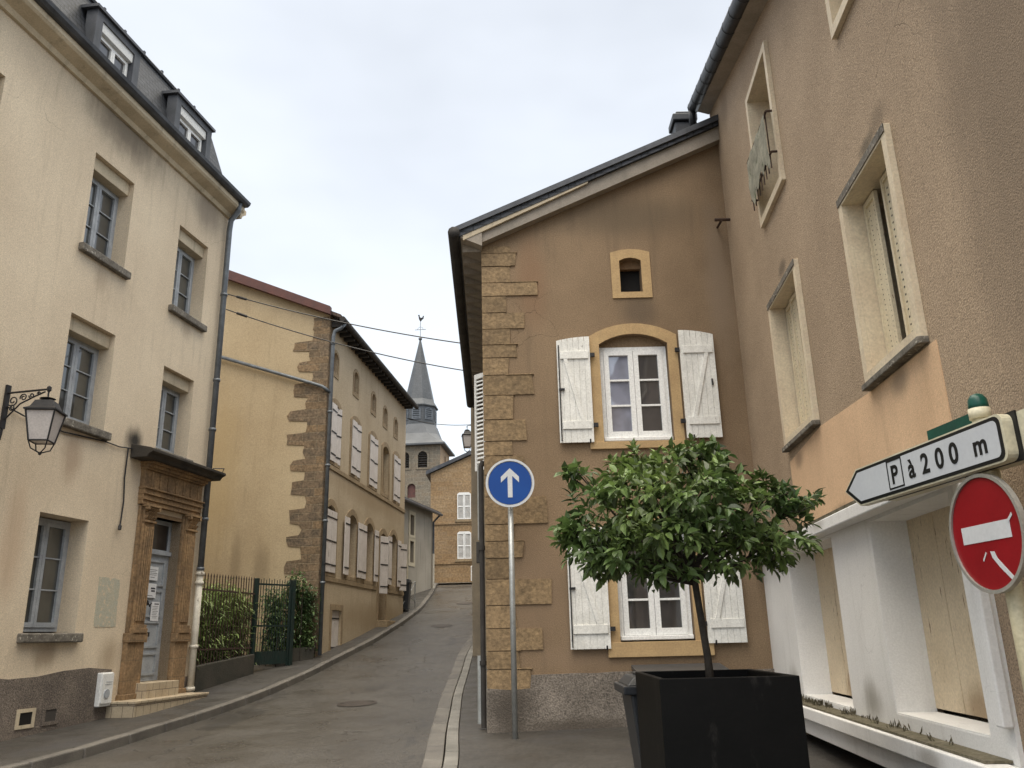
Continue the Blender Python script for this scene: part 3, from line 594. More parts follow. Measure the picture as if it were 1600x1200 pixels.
for c, r, a0, tn in (((.14,5.03),.085,R_(200),1.4),((.13,4.92),.05,R_(90),-1.2),((.31,5.07),.06,R_(200),-1.4),((.44,5.09),.045,R_(180),1.3),((.56,5.11),.03,R_(180),-1.2)): b.tube(scroll(c, r, a0, tn), .010, 5)
b.tube([FA.p(11.86,.03,4.75), FA.p(11.86,.12,4.84), FA.p(11.86,.26,4.98), FA.p(11.86,.5,5.08), FA.p(11.85,.66,5.13)], .012, 6)
b.build('bracket', M['iron'], lt)

# ================================================================== LONG STONE HOUSE
B = thing('stone_house', 'long ochre house with windowless gable, dark quoins and rows of pale shutters', 'house', tuple(FB.p(0,0,1.1)))
LB = 9.35; EB = 10.35
cs = (.80, 2.80, 4.78, 6.42, 7.95); CB = (.75, 2.75, 4.62, 7.72, 8.82)
ops = []
for i, c in enumerate(cs): ops.append(arch(c-.42, c+.42, 6.36, 8.02, .16))
for c in CB[:4]: ops.append(arch(c-.44, c+.44, 3.32, 5.12, .2))
ops.append(rect(8.55, 9.05, 3.2, 4.9)); ops.append(arch(5.85, 6.75, 1.9, 4.98, .2))
att = [(.62,8.92,9.52),(2.66,8.90,9.58),(4.70,8.86,9.46),(6.24,8.78,9.38),(7.75,8.76,9.36)]
for c, z0, z1 in att: ops.append(arch(c-.22, c+.22, z0, z1, .14, 6))
ops.append(rect(1.15, 2.0, 1.2, 2.35))
b = MB(); b.prism(FB, rect(0, LB, 0, EB), -.35, 0, ops); b.build('wall', M['ochreB'], B)
b = MB(); prof = [(0,0),(10,0),(10,10.45),(5.2,12.74),(.02,10.45)]
b.prism(FBG, [(0.0,0),(10,0),(10,10.50),(5.2,12.70),(0.0,10.50)], -.36, 0); b.box(FB, .36, LB, -10, -.45, 0, EB)
b.build('gable_wall', M['ochreBG'], B)
# roof
b = MB(); 
for (n0, z0, n1, z1) in ((.34,10.33,-5.2,12.80),(-10.4,10.40,-5.2,12.80)):
    b.hexa(FB, [(-.10,n0,z0),(LB+.1,n0,z0),(LB+.1,n1,z1),(-.10,n1,z1)], [(-.10,n0,z0+.10),(LB+.1,n0,z0+.10),(LB+.1,n1,z1+.10),(-.10,n1,z1+.10)])
b.build('roof', M['rooftile'], B)
MB().hexa(FB, [(-.22,.05,10.42),(-.06,.05,10.42),(-.06,-5.2,12.62),(-.22,-5.2,12.62)], [(-.22,.05,10.66),(-.06,.05,10.66),(-.06,-5.2,12.94),(-.22,-5.2,12.94)]).build('verge', M['tile_red'], B)
b = MB(); b.tube([FB.p(-.12,.40,10.28), FB.p(LB+.15,.40,10.28)], .085, 10)
for i in range(24): b.box(FB, .1+i*.39, .2+i*.39, .0, .32, 10.14+0, 10.30)
b.build('gutter', M['eavewood'], B)
b = MB(); b.tube([FB.p(.10,.40,10.22), FB.p(.06,.32,10.08), FB.p(.03,.14,9.98), FB.p(.03,.10,9.8), FB.p(.03,.10,1.2)], .055, 10)
for z in (9.6,7.6,6.1,4.6,3.0): b.tube([FB.p(.03,.10,z-.03), FB.p(.03,.10,z+.03)], .07, 10)
b.tube([FBG.p(3.9,.10,9.62), FBG.p(.35,.10,8.40), FBG.p(.1,.12,8.30), FB.p(.03,.10,8.15)], .05, 10)
b.build('drainpipe', M['pipe'], B, smooth=True)
# quoins on both faces
b = MB(); z = 1.0; i = 0; rq = random.Random(5)
poly = [(0.0, 1.0)]; xs = []
while z < 10.2:
    h = rq.uniform(.28, .42); w_ = (.95+rq.uniform(-.1,.14)) if i % 2 == 0 else (.50+rq.uniform(-.08,.08))
    if z > 9.7: w_ = .5
    xs.append((z, z+h, w_)); z += h; i += 1
poly = [(0, 1.0)]
for z0, z1, w_ in xs:
    poly += [(w_+rq.uniform(-.04,.04), z0+.02), (w_+rq.uniform(-.05,.05), (z0+z1)/2), (w_+rq.uniform(-.06,.06), z1-.02)]
poly += [(0, xs[-1][1])]
b.prism(FBG, poly, 0, .018)
for z0, z1, w_ in xs: b.box(FB, 0, (.16 if w_ > .7 else .3), 0, .012, z0+.004, z1-.004)
b.build('quoins', M['quoinB'], B)
# surrounds and string course
b = MB()
for i, c in enumerate(cs): b.prism(FB, arch(c-.56, c+.56, 6.25, 8.18, .2), 0, .025, [arch(c-.42, c+.42, 6.36, 8.02, .16)])
for c in CB[:4]: b.prism(FB, arch(c-.58, c+.58, 3.22, 5.30, .26), 0, .025, [arch(c-.44, c+.44, 3.32, 5.12, .2)])
for c, z0, z1 in att: b.prism(FB, arch(c-.31, c+.31, z0-.13, z1+.1, .18, 6), 0, .02, [arch(c-.22, c+.22, z0, z1, .14, 6)])
b.prism(FB, arch(5.70, 6.90, 1.9, 5.16, .26), 0, .03, [arch(5.85, 6.75, 1.9, 4.98, .2)])
b.prism(FB, rect(1.02, 2.13, 1.15, 2.50), 0, .02, [rect(1.15, 2.0, 1.2, 2.35)])
b.box(FB, .30, LB, 0, .035, 6.10, 6.22); b.box(FB, .30, 5.6, 0, .03, 3.08, 3.20); b.box(FB, 7.0, LB, 0, .03, 3.08, 3.20)
b.build('stone_surrounds', M['surrB'], B, bevel=.006)
def plank_shutter(par, F, a0, a1, z0, z1, n, mt_, bars=(.12,.5,.88), barm=None, nm='shutter', np_=4, th=.03, top=0):
    b = MB(); w_ = (a1-a0)/np_
    for k_ in range(np_):
        u0 = a0+k_*w_+.003; u1 = a0+(k_+1)*w_-.003
        f0 = top*(1-((k_+.0)/np_*2-1)**2)*.0
        b.box(F, u0, u1, n, n+th, z0, z1)
    b.box(F, a0+.004, a1-.004, n+.004, n+th*.6, z0+.01, z1-.01)
    s_ = b.build(nm, mt_, par, bevel=.003)
    if bars:
        for t_ in bars: MB().box(F, a0+.01, a1-.01, n+th, n+th+.012, z0+(z1-z0)*t_-.018, z0+(z1-z0)*t_+.018).build('hinge', barm or M['iron'], s_)
    return s_
for i, c in enumerate(cs):
    if i == 3:
        MB().box(FB, c-.42, c+.42, -.30, -.16, 6.3, 8.1).build('blind_recess', M['surrB'], B); continue
    plank_shutter(B, FB, c-.45, c-.01, 6.33, 7.98, .03, M['shutP']); 
    hinge = FB.p(c+.45, .03, 0); f2 = Fr(hinge.x, hinge.y, 5.9+180+ (8 if i else 14), -1)
    plank_shutter(B, f2, 0, .44, 6.33, 7.98, 0, M['shutP'])
    MB().box(FB, c-.42, c+.42, -.30, -.2, 6.3, 8.05).build('window', M['glassA'], B)
for i, c in enumerate(CB[:4]):
    if i == 0:
        plank_shutter(B, FB, c-.44, c-.01, 3.32, 4.98, .02, M['shutP']); plank_shutter(B, FB, c+.01, c+.44, 3.32, 4.98, .02, M['shutP'])
        MB().box(FB, c-.44, c+.44, -.34, -.3, 3.3, 5.15).build('window', M['glassA'], B)
    else:
        window(B, FB, c-.44, c+.44, 3.32, 5.10, -.22, M['brownwood'], M['glassA'], rows=3)
        plank_shutter(B, FB, c-.91, c-.47, 3.34, 4.97, .04+.02*(i % 2), M['shutP'], bars=(.12,.88)); plank_shutter(B, FB, c+.47, c+.91, 3.34, 4.97, .05, M['shutP'], bars=(.12,.88))
        for q_, ag in ((c-.45, 55), (c+.45, 130)):
            h_ = FB.p(q_, .04, 0)
window(B, FB, 8.55, 9.05, 3.2, 4.9, -.22, M['brownwood'], M['glassA'], rows=3)
h_ = FB.p(8.55, .03, 0); plank_shutter(B, Fr(h_.x, h_.y, 30, 1), 0, .40, 3.22, 4.88, 0, M['shutP'])
for c, z0, z1 in att: MB().box(FB, c-.24, c+.24, -.2, -.10, z0-.02, z1+.02).build('attic_hatch', M['brownwood'], B)
b = MB(); b.box(FB, 5.85, 6.75, -.34, -.26, 1.9, 4.98); d2 = b.build('door', M['brownwood'], B)
h_ = FB.p(5.86, .03, 0); plank_shutter(B, Fr(h_.x, h_.y, 28, 1), 0, .42, 3.0, 4.86, 0, M['shutP'])
b = MB(); b.box(FB, 5.75, 6.85, 0, .35, 1.6, 2.14); b.build('doorstep', M['surrB'], B, bevel=.015)
plank_shutter(B, FB, 1.15, 1.57, 1.2, 2.34, -.09, M['shutP'], bars=(.15,.82), nm='cellar_door'); plank_shutter(B, FB, 1.59, 2.0, 1.2, 2.34, -.09, M['shutP'], bars=(.15,.82), nm='cellar_door')
MB().box(FB, 1.1, 2.05, -.3, -.12, 1.1, 2.4).build('cellar_back', M['void'], B)

# ================================================================== GREY HOUSE further up
FC = Fr(-5.25, 34.6, 13, 1)
H2 = thing('grey_house', 'small grey rendered house with two tiny cream-framed windows beyond the stone house', 'house', tuple(FC.p(2,0,3)))
cw = [(2.35,5.95,6.85),(2.35,4.85,5.75)]
def fcpx(): pass
hw = [rect(2.45,2.95,5.98,6.88), rect(2.45,2.95,4.78,5.72)]
b = MB(); b.prism(FC, rect(0,5.6,2,7.4), -.3, 0, hw); b.box(FC, 0, 5.6, -7, -.32, 2, 7.4); b.build('wall', M['greyR'], H2)
for h in hw:
    (a0,z0),(a1,_),(_,z1),_ = h
    w_ = window(H2, FC, a0, a1, z0, z1, -.15, M['brownwood'], M['glassG'], rows=2, leaves=1)
    MB().prism(FC, rect(a0-.16,a1+.16,z0-.16,z1+.16), 0, .03, [h]).build('surround', M['trimC'], w_)
b = MB(); b.hexa(FC, [(-.1,.35,7.28),(5.75,.35,7.28),(5.75,-3.6,8.9),(-.1,-3.6,8.9)], [(-.1,.35,7.40),(5.75,.35,7.40),(5.75,-3.6,9.02),(-.1,-3.6,9.02)])
b.hexa(FC, [(-.1,-7.1,7.40),(5.75,-7.1,7.40),(5.75,-3.6,8.9),(-.1,-3.6,8.9)], [(-.1,-7.1,7.5),(5.75,-7.1,7.5),(5.75,-3.6,9.02),(-.1,-3.6,9.02)]); b.build('roof', M['zinc_dark'], H2)
MB().tube([FC.p(-.1,.40,7.26), FC.p(5.78,.40,7.26)], .07, 8).build('gutter', M['zinc_dark'], H2)
MB().tube([FC.p(5.5,.38,7.2), FC.p(5.5,.08,6.9), FC.p(5.5,.08,5.4)], .05, 8).build('drainpipe', M['zinc_dark'], H2)
b = MB(); b.tube([FC.p(5.5,.08,5.4), FC.p(5.5,.08,3.3)], .05, 8); b.build('drainpipe', M['pipe_white'], H2, label='cream lower length of drainpipe')
# cream arched gateway between
FP = Fr(-4.55, 31.6, 4, 1)
H3 = thing('arched_gateway', 'cream stone arched gateway between the stone house and the grey house', 'gateway', tuple(FP.p(1,0,2.4)))
MB().prism(FP, rect(0,2.6,1.8,5.6), -.4, -.02, [arch(.5,1.7,1.9,4.6,.5)]).build('wall', M['greyR'], H3)
MB().prism(FP, arch(.3,1.9,2.1,4.85,.6), -.1, .12, [arch(.5,1.7,2.1,4.6,.5)]).build('arch_stones', M['trimC'], H3, bevel=.01)
MB().box(FP, .5, 1.7, -.4, -.35, 1.9, 4.6).build('door', M['brownwood'], H3)

# ================================================================== END HOUSE
FE = Fr(0, 44, 90, 1)
E_ = thing('ochre_end_house', 'ochre stone house with white louvred shutters closing the top of the street', 'house', tuple(FE.p(-3,0,4.2)))
b = MB(); b.prism(FE, [(-4.5,3.5),(4.0,3.5),(4.0,9.5),(1.0,12.45),(-4.5,10.05)], -8, 0); b.build('wall', M['ashlarE'], E_)
b = MB(); b.hexa(FE, [(-4.75,.15,9.98),(1.0,.15,12.5),(1.0,-8.2,12.5),(-4.75,-8.2,9.98)], [(-4.75,.15,10.18),(1.0,.15,12.70),(1.0,-8.2,12.70),(-4.75,-8.2,10.18)])
b.hexa(FE, [(1.0,.15,12.5),(4.2,.15,9.4),(4.2,-8.2,9.4),(1.0,-8.2,12.5)], [(1.0,.15,12.70),(4.2,.15,9.6),(4.2,-8.2,9.6),(1.0,-8.2,12.70)]); b.build('roof', M['zinc_dark'], E_)
b = MB(); b.box(FE, -4.5, 4, 0, .05, 7.30, 7.40); b.box(FE, -4.5, 4, 0, .05, 5.24, 5.34)
b.build('string_course', M['ashlarE'], E_)
for z0 in (7.56, 5.49):
    b = MB()
    for s0 in (-3.07, -2.70):
        b.prism(FE, rect(s0, s0+.36, z0, z0+1.34) , .03, .08, [rect(s0+.05, s0+.31, z0+.06, z0+.64), rect(s0+.05, s0+.31, z0+.70, z0+1.28)])
        for i in range(22): zz = z0+.08+i*.056; b.hexa(FE, [(s0+.04,.035,zz+.02),(s0+.32,.035,zz+.02),(s0+.32,.065,zz),(s0+.04,.065,zz)], [(s0+.04,.035,zz+.032),(s0+.32,.035,zz+.032),(s0+.32,.065,zz+.012),(s0+.04,.065,zz+.012)])
    b.prism(FE, [(-3.07,z0+1.34),(-2.34,z0+1.34),(-2.45,z0+1.42),(-2.96,z0+1.42)], .03, .08)
    b.build('louvred_shutters', M['shutW'], E_)
    MB().box(FE, -3.2, -2.2, 0, .10, z0-.14, z0-.01).build('sill', M['surrB'], E_)
t = thing('stone_steps', 'small flight of stone steps with a pale handrail against the end house', 'steps', (-1.8, 43.4, 4.15))
b = MB()
for i in range(5): b.box(WF, -2.2+i*.28, 1.0, 43.05, 43.95, 4.1, 4.45+i*.17)
b.build('steps', M['greyR'], t, bevel=.01)
b = MB(); b.tube([(-2.3,43.0,4.3),(-2.3,43.0,5.0),(-1.0,43.0,5.85)], .03, 6); b.tube([(-2.3,43.0,4.75),(-1.0,43.0,5.6)], .02, 6)
for i in range(6): b.tube([(-2.3+i*.26,43.0,4.3+i*.16),(-2.3+i*.26,43.0,5.0+i*.168)], .014, 5)
b.build('handrail', M['shutW'], t)

# ================================================================== CHURCH TOWER
FT = Fr(-6.8, 75, 90+5, 1)      # a runs to +x; front faces the street
FT2 = Fr(-6.8, 75, 5, 1)        # right side face, a runs away
T = thing('church_tower', 'grey stone church tower with a slate spire topped by cross and weathercock', 'church tower', tuple(FT.p(-2.5,0,5)))
TW = 5.0; TZ = 18.9
fw_ = [arch(-1.65-.44,-1.65+.44,16.65,18.2,.40,8), arch(-3.35-.44,-3.35+.44,16.65,18.2,.40,8)]
b = MB(); b.prism(FT, rect(-TW,0,4,TZ), -.5, 0, fw_+[arch(-3.05,-2.3,13.9,15.2,.3,8)]); b.box(FT, -TW+.02, -.52, -TW+.02, -.55, 4, TZ-.05); b.build('wall', M['towerstone'], T)
sw = arch(2.3,3.0,16.65,18.2,.35,8)
MB().prism(FT2, rect(0.001,TW,4,TZ), -.5, .002, [sw]).build('side_wall', M['towerside'], T)
for (c, wd) in ((-1.65,.44),(-3.35,.44)):
    b = MB()
    for i in range(7): zz = 16.68+i*.22; b.hexa(FT, [(c-wd,-.35,zz+.1),(c+wd,-.35,zz+.1),(c+wd,-.05,zz),(c-wd,-.05,zz)], [(c-wd,-.35,zz+.16),(c+wd,-.35,zz+.16),(c+wd,-.05,zz+.06),(c-wd,-.05,zz+.06)])
    lv = b.build('belfry_louvres', M['eavewood'], T)
    MB().prism(FT, arch(c-wd-.17,c+wd+.17,16.5,18.38,.48,8), 0, .06, [arch(c-wd,c+wd,16.65,18.2,.40,8)]).build('surround', M['towerstone'], lv)
MB().box(FT2, 2.2, 3.1, -.4, -.3, 16.5, 18.3).build('belfry_louvres', M['eavewood'], T)
MB().box(FT, -3.1, -2.2, -.3, -.2, 13.8, 15.3).build('lower_window', M['tile_red'], T)
MB().box(FT, -TW-.03, .03, -TW, .05, 11.6, 11.8).build('string_course', M['towerstone'], T)
ctr = FT.p(-TW/2, -TW/2, 0)
def ring(b, prof, n, rot):
    b.lathe(Vector((ctr.x, ctr.y, 0)), prof, n, rot=rot)
k8 = 1/math.cos(math.pi/8); k4 = 1/math.cos(math.pi/4)
# skirt square to octagon
def octring(h, z, sq_):   # 8 points, sq_=1 -> square with half width h
    pts = []
    for i in range(8):
        an = -R_(5)+math.pi/8+i*math.pi/4
        u, v = math.cos(an+R_(5)), math.sin(an+R_(5)); o = Vector((u, v))/max(abs(u), abs(v))*h; o8 = Vector((u, v))*h*k8
        sgu = 1 if u > 0 else -1; sgv = 1 if v > 0 else -1; corner = Vector((sgu*h, sgv*h))
        q = (corner if sq_ > .99 else o8*(1-sq_)+corner*sq_)
        x_ = q.x*math.cos(-R_(5))-q.y*math.sin(-R_(5)); y_ = q.x*math.sin(-R_(5))+q.y*math.cos(-R_(5))
        pts.append(Vector((ctr.x+x_, ctr.y+y_, z)))
    return pts
def loft(rings):
    b = MB(); k_ = 8; vs = [p for r in rings for p in r]
    fs = [(i*k_+j, i*k_+(j+1) % k_, (i+1)*k_+(j+1) % k_, (i+1)*k_+j) for i in range(len(rings)-1) for j in range(k_)]
    fs += [tuple(range(k_)), tuple(range(len(vs)-k_, len(vs)))]; return b.add(vs, fs)
loft([octring(3.0,18.75,1),octring(3.0,18.9,1),octring(2.5,19.35,.75),octring(2.0,20.1,.3),octring(1.66,21.1,0)]).build('skirt_roof', M['skirt'], T)
loft([octring(1.56,21.1,0),octring(1.56,23.0,0)]).build('drum', M['spireslate'], T)
loft([octring(1.72,22.95,0),octring(1.72,23.05,0),octring(1.35,23.7,0),octring(.06,30.2,0)]).build('spire', M['spireslate'], T)
b = MB()
for an in (-90-5, -45-5, 0-5, -135-5):
    a = R_(an); px_ = ctr.x+1.57*math.cos(a); py_ = ctr.y+1.57*math.sin(a); f = Fr(px_, py_, -an, 1)
    f.d = (-math.sin(a), math.cos(a)); f.n = (math.cos(a), math.sin(a))
    b.prism(f, arch(-.42,.42,21.6,22.8,.2,6), 0, .05, [arch(-.32,.32,21.7,22.7,.16,6)])
    for i in range(5): b.box(f, -.32, .32, .0, .06, 21.75+i*.2, 21.83+i*.2)
b.build('drum_louvres', M['slate_flat'], T)
b = MB(); c0 = Vector((ctr.x, ctr.y, 0))
b.lathe(c0, [(.02,30.05),(.16,30.15),(.2,30.27),(.12,30.4),(.03,30.45)], 10); b.tube([c0+Vector((0,0,30.4)), c0+Vector((0,0,32.2))], .028, 6); b.tube([c0+Vector((-.55,.05,31.25)), c0+Vector((.55,-.05,31.25))], .028, 6)
for sx in (-1, 1): b.tube([c0+Vector((sx*.3,0,31.25)), c0+Vector((sx*.2,0,31.45)), c0+Vector((0,0,31.55))], .018, 5)
b.build('cross', M['pipe'], T)
b = MB(); fcx = Fr(c0.x, c0.y, 95, 1)
b.prism(fcx, [(-.02,32.15),(.05,32.15),(.14,32.3),(.30,32.42),(.34,32.7),(.26,32.72),(.18,32.52),(.04,32.5),(-.08,32.62),(-.10,32.82),(-.18,32.86),(-.26,32.74),(-.19,32.70),(-.18,32.5),(-.13,32.3)], -.05, .05)
b.build('weathercock', M['iron'], T)

# ================================================================== CORNER HOUSE (gable to us)
G = thing('corner_house', 'brown rendered corner house with ochre quoins and white shutters, gable end towards us', 'house', tuple(FG.p(1.5,0,.3)))
def topz(x): return 7.53+.45*(x+.42)
up_in = arch(1.35,2.40,4.28,5.98,.16); lo_in = arch(1.42,2.46,1.44,3.10,.16)
at_in = arch(1.745,2.09,6.68,7.27,.05,4)
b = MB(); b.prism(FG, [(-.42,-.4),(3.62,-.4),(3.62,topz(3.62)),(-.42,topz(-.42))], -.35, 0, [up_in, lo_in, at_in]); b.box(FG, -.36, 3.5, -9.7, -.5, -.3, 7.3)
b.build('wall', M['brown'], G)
b = MB(); b.box(FGS, 0.36, 9.9, -3.5, 0.0, -.4, 7.45); b.build('side_wall', M['rubble'], G)
# roof slab + board + gutter
def rz(x): return 7.95+.45*(x+.42)
b = MB(); b.hexa(WF, [(-.80,11.78,rz(-.80)-.18),(3.60,11.78,rz(3.60)-.18),(3.60,22,rz(3.60)-.18),(-1.10,22,rz(-.80)-.18)], [(-.80,11.78,rz(-.80)-.06),(3.60,11.78,rz(3.60)-.06),(3.60,22,rz(3.60)-.06),(-1.10,22,rz(-.80)-.06)])
b.build('roof', M['slate'], G)
MB().hexa(WF, [(-.84,11.74,rz(-.80)-.10),(3.585,11.74,rz(3.60)-.12),(3.585,11.80,rz(3.60)-.12),(-.84,11.80,rz(-.80)-.10)], [(-.84,11.74,rz(-.80)-.015),(3.585,11.74,rz(3.60)-.015),(3.585,11.85,rz(3.60)-.015),(-.84,11.85,rz(-.80)-.015)]).build('verge_slates', M['zinc_dark'], G)
MB().hexa(WF, [(-.72,11.79,rz(-.72)-.27),(1.3,11.79,rz(1.3)-.21),(1.3,11.83,rz(1.3)-.21),(-.72,11.83,rz(-.72)-.27)], [(-.72,11.79,rz(-.72)-.11),(1.3,11.79,rz(1.3)-.125),(1.3,11.83,rz(1.3)-.125),(-.72,11.83,rz(-.72)-.11)]).build('verge_trim', M['cream_dark'], G)
MB().hexa(WF, [(-.44,11.84,topz(-.44)),(3.60,11.84,topz(3.60)),(3.60,11.999,topz(3.60)),(-.44,11.999,topz(-.44))], [(-.66,11.84,topz(-.66)+.30),(3.60,11.84,topz(3.60)+.30),(3.60,11.999,topz(3.60)+.30),(-.66,11.999,topz(-.66)+.30)]).build('verge_board', M['board'], G)
b = MB(); b.hexa(WF, [(-.76,11.80,7.60),(-.42,11.80,7.45),(-.70,21.9,7.45),(-1.05,21.9,7.60)], [(-.76,11.80,7.68),(-.42,11.80,7.84),(-.70,21.9,7.84),(-1.05,21.9,7.68)])
for i in range(24): y_ = 12+i*.41; b.box(WF, -.74-.03*(y_-12), -.45-.03*(y_-12), y_, y_+.09, 7.44, 7.62)
b.build('eave_boards', M['board'], G)
b = MB(); b.tube([(-.86,11.72,7.66),(-.99,16,7.655),(-1.16,21.8,7.65)], .095, 10); b.build('gutter', M['eavewood'], G, smooth=True)
b = MB(); b.tube([(-.47,12.3,4.1),(-.50,12.3,4.0),(-.50,12.3,.35)], .038, 10)
for z in (1.2,2.8): b.tube([(-.50,12.3,z-.03),(-.50,12.3,z+.03)], .052, 10)
b.box(WF, -.585, -.47, 12.35, 12.5, 2.6, 2.9)
b.build('drainpipe', M['eavewood'], G, smooth=False)
b = MB(); b.tube([(-.57,13.0,4.2),(-.57,13.0,3.0)], .022, 6); b.tube([(-.54,12.35,.4),(-.54,12.35,1.3)], .05, 8); b.build('conduit', M['galv'], G)
# quoins
b = MB(); rq = random.Random(9)
rows = [(7.53,7.40,.02),(7.40,7.17,.11),(7.17,6.89,.0),(6.89,6.66,.43),(6.66,6.38,-.05),(6.38,6.11,.21),(6.11,5.85,.0),(5.85,5.64,.09),(5.64,5.36,-.05),(5.36,5.04,.32),(5.04,4.66,.02),(4.66,4.33,.2),(4.33,4.11,0),(4.11,3.82,.16),(3.82,3.50,.02),(3.50,3.10,.47),(3.10,2.86,-.02),(2.86,2.62,.1),(2.62,2.33,-.05),(2.33,1.97,.5),(1.97,1.66,-.02),(1.66,1.36,.34),(1.36,1.12,.02),(1.12,.85,.17)]
for z1, z0, x1 in rows:
    pts = [(-.44,z0+.006),(x1+rq.uniform(-.02,.02),z0+.008),(x1+rq.uniform(-.02,.02),z1-.008),(-.44,z1-.006)]
    b.prism(FG, pts, 0, .014+rq.uniform(0,.010))
    if rq.random() < .5: b.box(FG, -.10, x1+.02, 0, .03, z1-.004, z1+.012)
b.build('quoins', M['quoinG'], G, bevel=.008)
# plinth
b = MB(); rq = random.Random(4)
pp = [(-.445,-.4),(3.55,-.4),(3.55,1.05)]+[(3.55-i*.25, 1.05+rq.uniform(-.012,.012)) for i in range(1,14)]+[(.17,1.04),(.15,.87),(-.1,.85),(-.445,.88)]
b.prism(FG, pp, 0, .05); b.build('plinth', M['peb2'], G)
# surrounds
def surround(o, i, s0, s1, z, n=.03): return MB().prism(FG, o, -.02, n, [i])
b = MB(); b.prism(FG, arch(1.20,2.55,4.28,6.15,.20), 0, .022, [up_in]); b.box(FG, 1.14, 2.60, 0, .045, 4.17, 4.28); b.build('window_surround', M['surrG'], G, bevel=.006)
b = MB(); b.prism(FG, arch(1.27,2.60,1.44,3.26,.20), 0, .022, [lo_in]); b.box(FG, 1.24, 2.70, 0, .05, 1.24, 1.44); b.build('window_surround', M['surrG'], G, bevel=.006)
b = MB(); b.prism(FG, arch(1.61,2.235,6.58,7.42,.06,4), 0, .02, [at_in]); b.build('attic_surround', M['surrG'], G, bevel=.006)
MB().box(FG, 1.7, 2.15, -.30, -.22, 6.6, 7.35).build('attic_opening', M['void'], G)
b = MB(); b.box(FG, 1.70, 2.15, -.20, -.12, 7.13, 7.30); b.build('attic_lintel', M['brownwood'], G)
MB().box(FG, 1.33, 2.42, -.30, -.10, 5.80, 6.05).build('window_lintel', M['brown'], G); MB().box(FG, 1.40, 2.48, -.30, -.10, 2.92, 3.12).build('window_lintel', M['brown'], G)
w1 = window(G, FG, 1.36, 2.39, 4.30, 5.80, -.10, M['white'], M['glassG'], rows=3, fr=.06, lf=.075, bar=.03, glass2=M['glassL'])
w2 = window(G, FG, 1.43, 2.45, 1.46, 2.92, -.10, M['white'], M['glassG'], rows=3, fr=.06, lf=.075, bar=.03)
for w_, zz in ((w1,4.30),(w2,1.46)): MB().box(FG, (1.36 if w_ is w1 else 1.43), (2.39 if w_ is w1 else 2.45), -.11, -.03, zz, zz+.06).build('drip_rail', M['white'], w_, bevel=.01)
def zshutter(a0, a1, z0, z1, n, flip, rise, rot=0):
    b = MB(); k_ = 6; w_ = (a1-a0)/k_
    for i in range(k_):
        u0 = a0+i*w_+.003; u1 = a0+(i+1)*w_-.003
        q0 = (i/k_) if flip else 1-i/k_; q1 = ((i+1)/k_) if flip else 1-(i+1)/k_
        t0 = z1-rise*(1-q0)**2*1.0 if True else z1; t1 = z1-rise*(1-q1)**2
        b.prism(FG, [(u0,z0),(u1,z0),(u1,t1),(u0,t0)], n, n+.028)
    b.box(FG, a0+.005, a1-.005, n+.003, n+.018, z0+.01, z1-rise-.01)
    s_ = b.build('shutter', M['shutG'], G, bevel=.003)
    q = MB(); q.box(FG, a0+.05, a1-.03, n+.028, n+.050, z0+.20, z0+.32); q.box(FG, a0+.05, a1-.03, n+.028, n+.050, z1-rise-.30, z1-rise-.18)
    x0, x1 = (a0+.10, a1-.12) if flip else (a1-.10, a0+.12)
    zA, zB = z1-rise-.30, z0+.32; d_ = .045
    if flip: q.prism(FG, [(x0,zA),(x0+d_*1.3,zA),(x1,zB),(x1-d_*1.3,zB)], n+.028, n+.048)
    else: q.prism(FG, [(x0-d_*1.3,zA),(x0,zA),(x1+d_*1.3,zB),(x1,zB)], n+.028, n+.048)
    q.build('z_brace', M['shutG'], s_, bevel=.004)
    ex = a1 if flip else a0
    for zz in (z0+.26, z1-rise-.24):
        sg = 1 if flip else -1; MB().box(FG, min(ex, ex+sg*.07), max(ex, ex+sg*.07), n+.0, n+.045, zz-.03, zz+.03).build('hinge', M['iron'], s_)
    ex2 = a1-.06 if flip else a0+.10; MB().tube([FG.p(ex2,n+.05,z0-.02), FG.p(ex2,n+.07,z0+.04)], .012, 5).build('stay', M['iron'], s_)
    if flip:
        MB().tube([FG.p(a0+.03,n+.045,z0+.02), FG.p(a0+.03,n+.045,z1-rise-.08)], .010, 6).build('locking_bar', M['iron'], s_); MB().box(FG, a0+.015, a0+.10, n+.03, n+.06, (z0+z1)/2-.03, (z0+z1)/2).build('latch', M['iron'], s_)
    else: MB().tube([FG.p(a1-.08,n+.04,(z0+z1)/2+.05), FG.p(a1-.08,n+.05,(z0+z1)/2-.05)], .014, 6).build('latch', M['iron'], s_)
    return s_
zshutter(.69, 1.20, 4.27, 5.93, .05, True, .06); zshutter(2.57, 3.10, 4.30, 6.00, .05, False, .08)
zshutter(.72, 1.28, 1.36, 3.02, .05, True, .06); zshutter(2.62, 3.16, 1.40, 3.08, .05, False, .08)
# louvred shutter standing open on the street side
b = MB(); f2 = Fr(-.44, 13.2, -45, -1)
f2.d = (-math.cos(R_(42)), math.sin(R_(42))); f2.n = (-math.sin(R_(42)), -math.cos(R_(42)))
b.prism(f2, rect(0,.24,4.15,5.80), 0, .03, [rect(.04,.20,4.25,5.72)])
for i in range(21): zz = 4.27+i*.069; b.hexa(f2, [(.03,-.005,zz+.03),(.21,-.005,zz+.03),(.21,.03,zz),(.03,.03,zz)], [(.03,-.005,zz+.045),(.21,-.005,zz+.045),(.21,.03,zz+.015),(.03,.03,zz+.015)])
b.build('louvred_shutter', M['shutW'], G)
# iron stub & render seams
b = MB(); b.tube([FG.p(3.36,.02,7.76), FG.p(3.36,.30,7.74)], .02, 6); b.tube([FG.p(3.26,.28,7.76), FG.p(3.52,.28,7.76)], .025, 6); b.build('iron_bracket', M['rust'], G)
